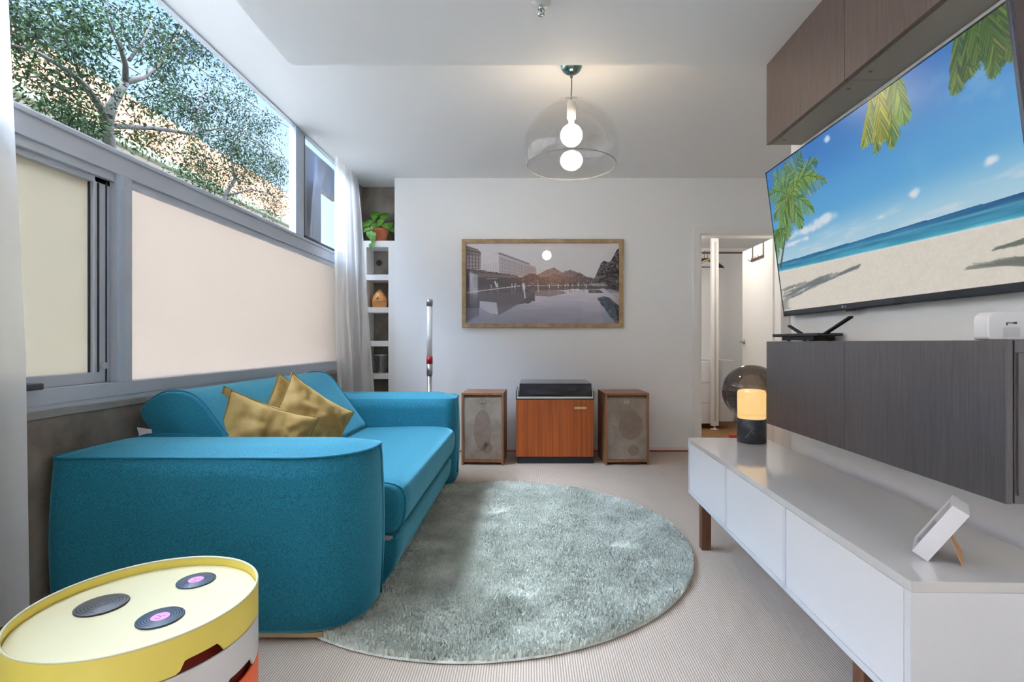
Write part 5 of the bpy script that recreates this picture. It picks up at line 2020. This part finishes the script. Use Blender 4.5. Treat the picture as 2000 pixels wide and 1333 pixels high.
# overhead wires
for k, (pa, pb, X) in enumerate((((60, -40), (600, 300), -6.0), ((180, -60), (600, 235), -6.0))):
    a, b_ = at(pa[0], pa[1], X=X), at(pb[0], pb[1], X=X)
    mid = (a + b_) / 2 - Vector((0, 0, 0.25))
    bm = bmesh.new()
    pts = []
    a2, b2 = a + (a - b_) * 0.5, b_ + (b_ - a) * 1.0
    for i in range(21):
        t_ = i / 20
        p = a2 * (1 - t_) + b2 * t_
        p.z -= 0.5 * math.sin(PI * t_)
        pts.append(p)
    tube(bm, pts, 0.012, 6)
    o = finish('overhead_wire', bm, M_dark_gasket, None)
    tag(o, 'lower black overhead wire crossing behind the tree outside' if k == 0 else 'upper black overhead wire crossing above the tree outside', 'wire')

# street tree
XT_ = -4.3
tree = thing('street_tree', 'bushy green street tree with forked trunk outside the upper window', 'tree', (at(214, 290, X=XT_).x, at(214, 290, X=XT_).y, -0.35))


def tp(px, py, dx=0.0):
    return at(px, py, X=XT_ + dx)


branches = []
b0 = tp(215, 300)
branches.append(([Vector((b0.x, b0.y + 0.05, -0.35)), Vector((b0.x, b0.y, 1.2)), tp(214, 285), tp(210, 245), tp(217, 210), tp(236, 176), tp(245, 161)], [0.10, 0.09, 0.058, 0.052, 0.046, 0.040, 0.036]))
branches.append(([tp(245, 161), tp(277, 152, -.1), tp(305, 133, -.15), tp(322, 105, -.2), tp(352, 66, -.3), tp(380, 30, -.4)], [0.034, 0.030, 0.026, 0.022, 0.015, 0.008]))
branches.append(([tp(245, 161), tp(245, 126, .1), tp(236, 95, .15), tp(222, 66, .2), tp(205, 20, .3)], [0.032, 0.026, 0.020, 0.014, 0.008]))
branches.append(([tp(252, 118, .1), tp(280, 80, .1), tp(300, 30, .1)], [0.018, 0.012, 0.007]))
branches.append(([tp(211, 246), tp(197, 210, .1), tp(168, 170, .2), tp(133, 138, .3), tp(72, 102, .4), tp(10, 84, .5)], [0.040, 0.036, 0.030, 0.022, 0.014, 0.008]))
branches.append(([tp(168, 170, .2), tp(120, 175, .1), tp(80, 150, .1), tp(40, 150, 0)], [0.018, 0.013, 0.009, 0.006]))
branches.append(([tp(160, 160, .2), tp(140, 100, .3), tp(110, 50, .4), tp(80, 0, .5)], [0.016, 0.012, 0.009, 0.006]))
s1 = tp(380, 300)
branches.append(([tp(211, 246), tp(300, 250, -.3), tp(378, 262, -.5), tp(384, 226, -.5), tp(400, 170, -.5)], [0.03, 0.026, 0.022, 0.016, 0.009]))
branches.append(([tp(378, 262, -.5), tp(430, 250, -.6), tp(480, 262, -.6), tp(520, 290, -.6)], [0.018, 0.014, 0.010, 0.006]))
branches.append(([Vector((-5.0, at(438, 440, X=-5.0).y, -0.35)), at(438, 440, X=-5.0), at(438, 384, X=-5.0), at(459, 350, X=-5.0), at(450, 300, X=-5.0), at(470, 260, X=-5.0)], [0.07, 0.05, 0.036, 0.026, 0.018, 0.010]))
branches.append(([at(438, 384, X=-5.0), at(490, 370, X=-5.0), at(530, 380, X=-4.9)], [0.022, 0.014, 0.008]))
bm = bmesh.new()
for pts, rad in branches[:1]:
    tube(bm, pts, rad, 10)
trk = finish('trunk', bm, M_bark, tree, True)
for pts, rad in branches[1:]:
    bm = bmesh.new()
    tube(bm, pts, rad, 8)
    finish('branch', bm, M_bark, tree, True)

clumps = []
for (px, py, rad, n, dx) in ((20, 30, 60, 9, 0), (80, 60, 60, 9, .2), (60, 130, 45, 4, .2), (140, 50, 55, 8, .3), (110, 110, 40, 4, 0), (150, 165, 40, 5, .2), (200, 20, 55, 7, 0),
                             (190, 90, 35, 4, 0.1), (270, 40, 55, 7, 0), (290, 95, 40, 6, 0), (340, 60, 50, 8, -.2), (395, 60, 45, 6, -.3), (440, 110, 40, 7, -.3), (370, 130, 45, 7, -.3),
                             (320, 170, 45, 8, -.2), (270, 205, 32, 4, 0), (400, 190, 45, 9, -.5), (350, 225, 40, 7, -.4), (300, 270, 30, 5, -.3), (440, 230, 45, 11, -.6), (480, 270, 50, 15, -.6),
                             (420, 300, 50, 15, -.6), (370, 310, 40, 9, -.5), (500, 320, 45, 14, -.6), (540, 330, 26, 8, -.6), (460, 350, 45, 12, -.7), (520, 385, 32, 8, -.7), (410, 360, 32, 6, -.5),
                             (90, 205, 26, 3, 0), (140, 225, 30, 6, 0), (170, 245, 30, 7, .1), (120, 180, 26, 2, 0), (250, 255, 24, 3, 0), (330, 200, 30, 4, -.3), (540, 400, 20, 5, -.7), (230, 140, 30, 2, .1),
                             (20, 70, 40, 5, 0), (470, 180, 35, 4, -.5), (530, 250, 28, 4, -.6)):
    for _ in range(max(1, int(n * 1.6))):
        a = random.random() * 2 * PI
        r_ = rad * math.sqrt(random.random())
        clumps.append(tp(px + r_ * math.cos(a), py + r_ * math.sin(a), dx + random.uniform(-0.55, 0.45)))
C_ = np.array([tuple(p) for p in clumps])
nl = 64
NL = len(C_) * nl
cc = np.repeat(C_, nl, 0)
off = rng.normal(0, 1, (NL, 3))
off /= np.linalg.norm(off, axis=1, keepdims=True) + 1e-9
off *= (rng.random((NL, 1)) ** 0.5) * 0.20
pos = cc + off
d = rng.normal(0, 1, (NL, 3)) * 0.6 + off * 5 + np.array([0, 0, -0.35])
d /= np.linalg.norm(d, axis=1, keepdims=True)
up_ = rng.normal(0, 1, (NL, 3))
s_ = np.cross(d, up_)
s_ /= np.linalg.norm(s_, axis=1, keepdims=True) + 1e-9
ln = 0.040 + 0.025 * rng.random((NL, 1))
wdt = ln * 0.17
p0 = pos
p1 = pos + d * ln * 0.5 + s_ * wdt
p2 = pos + d * ln
p3 = pos + d * ln * 0.5 - s_ * wdt
V = np.stack([p0, p1, p2, p3], 1).reshape(-1, 3)
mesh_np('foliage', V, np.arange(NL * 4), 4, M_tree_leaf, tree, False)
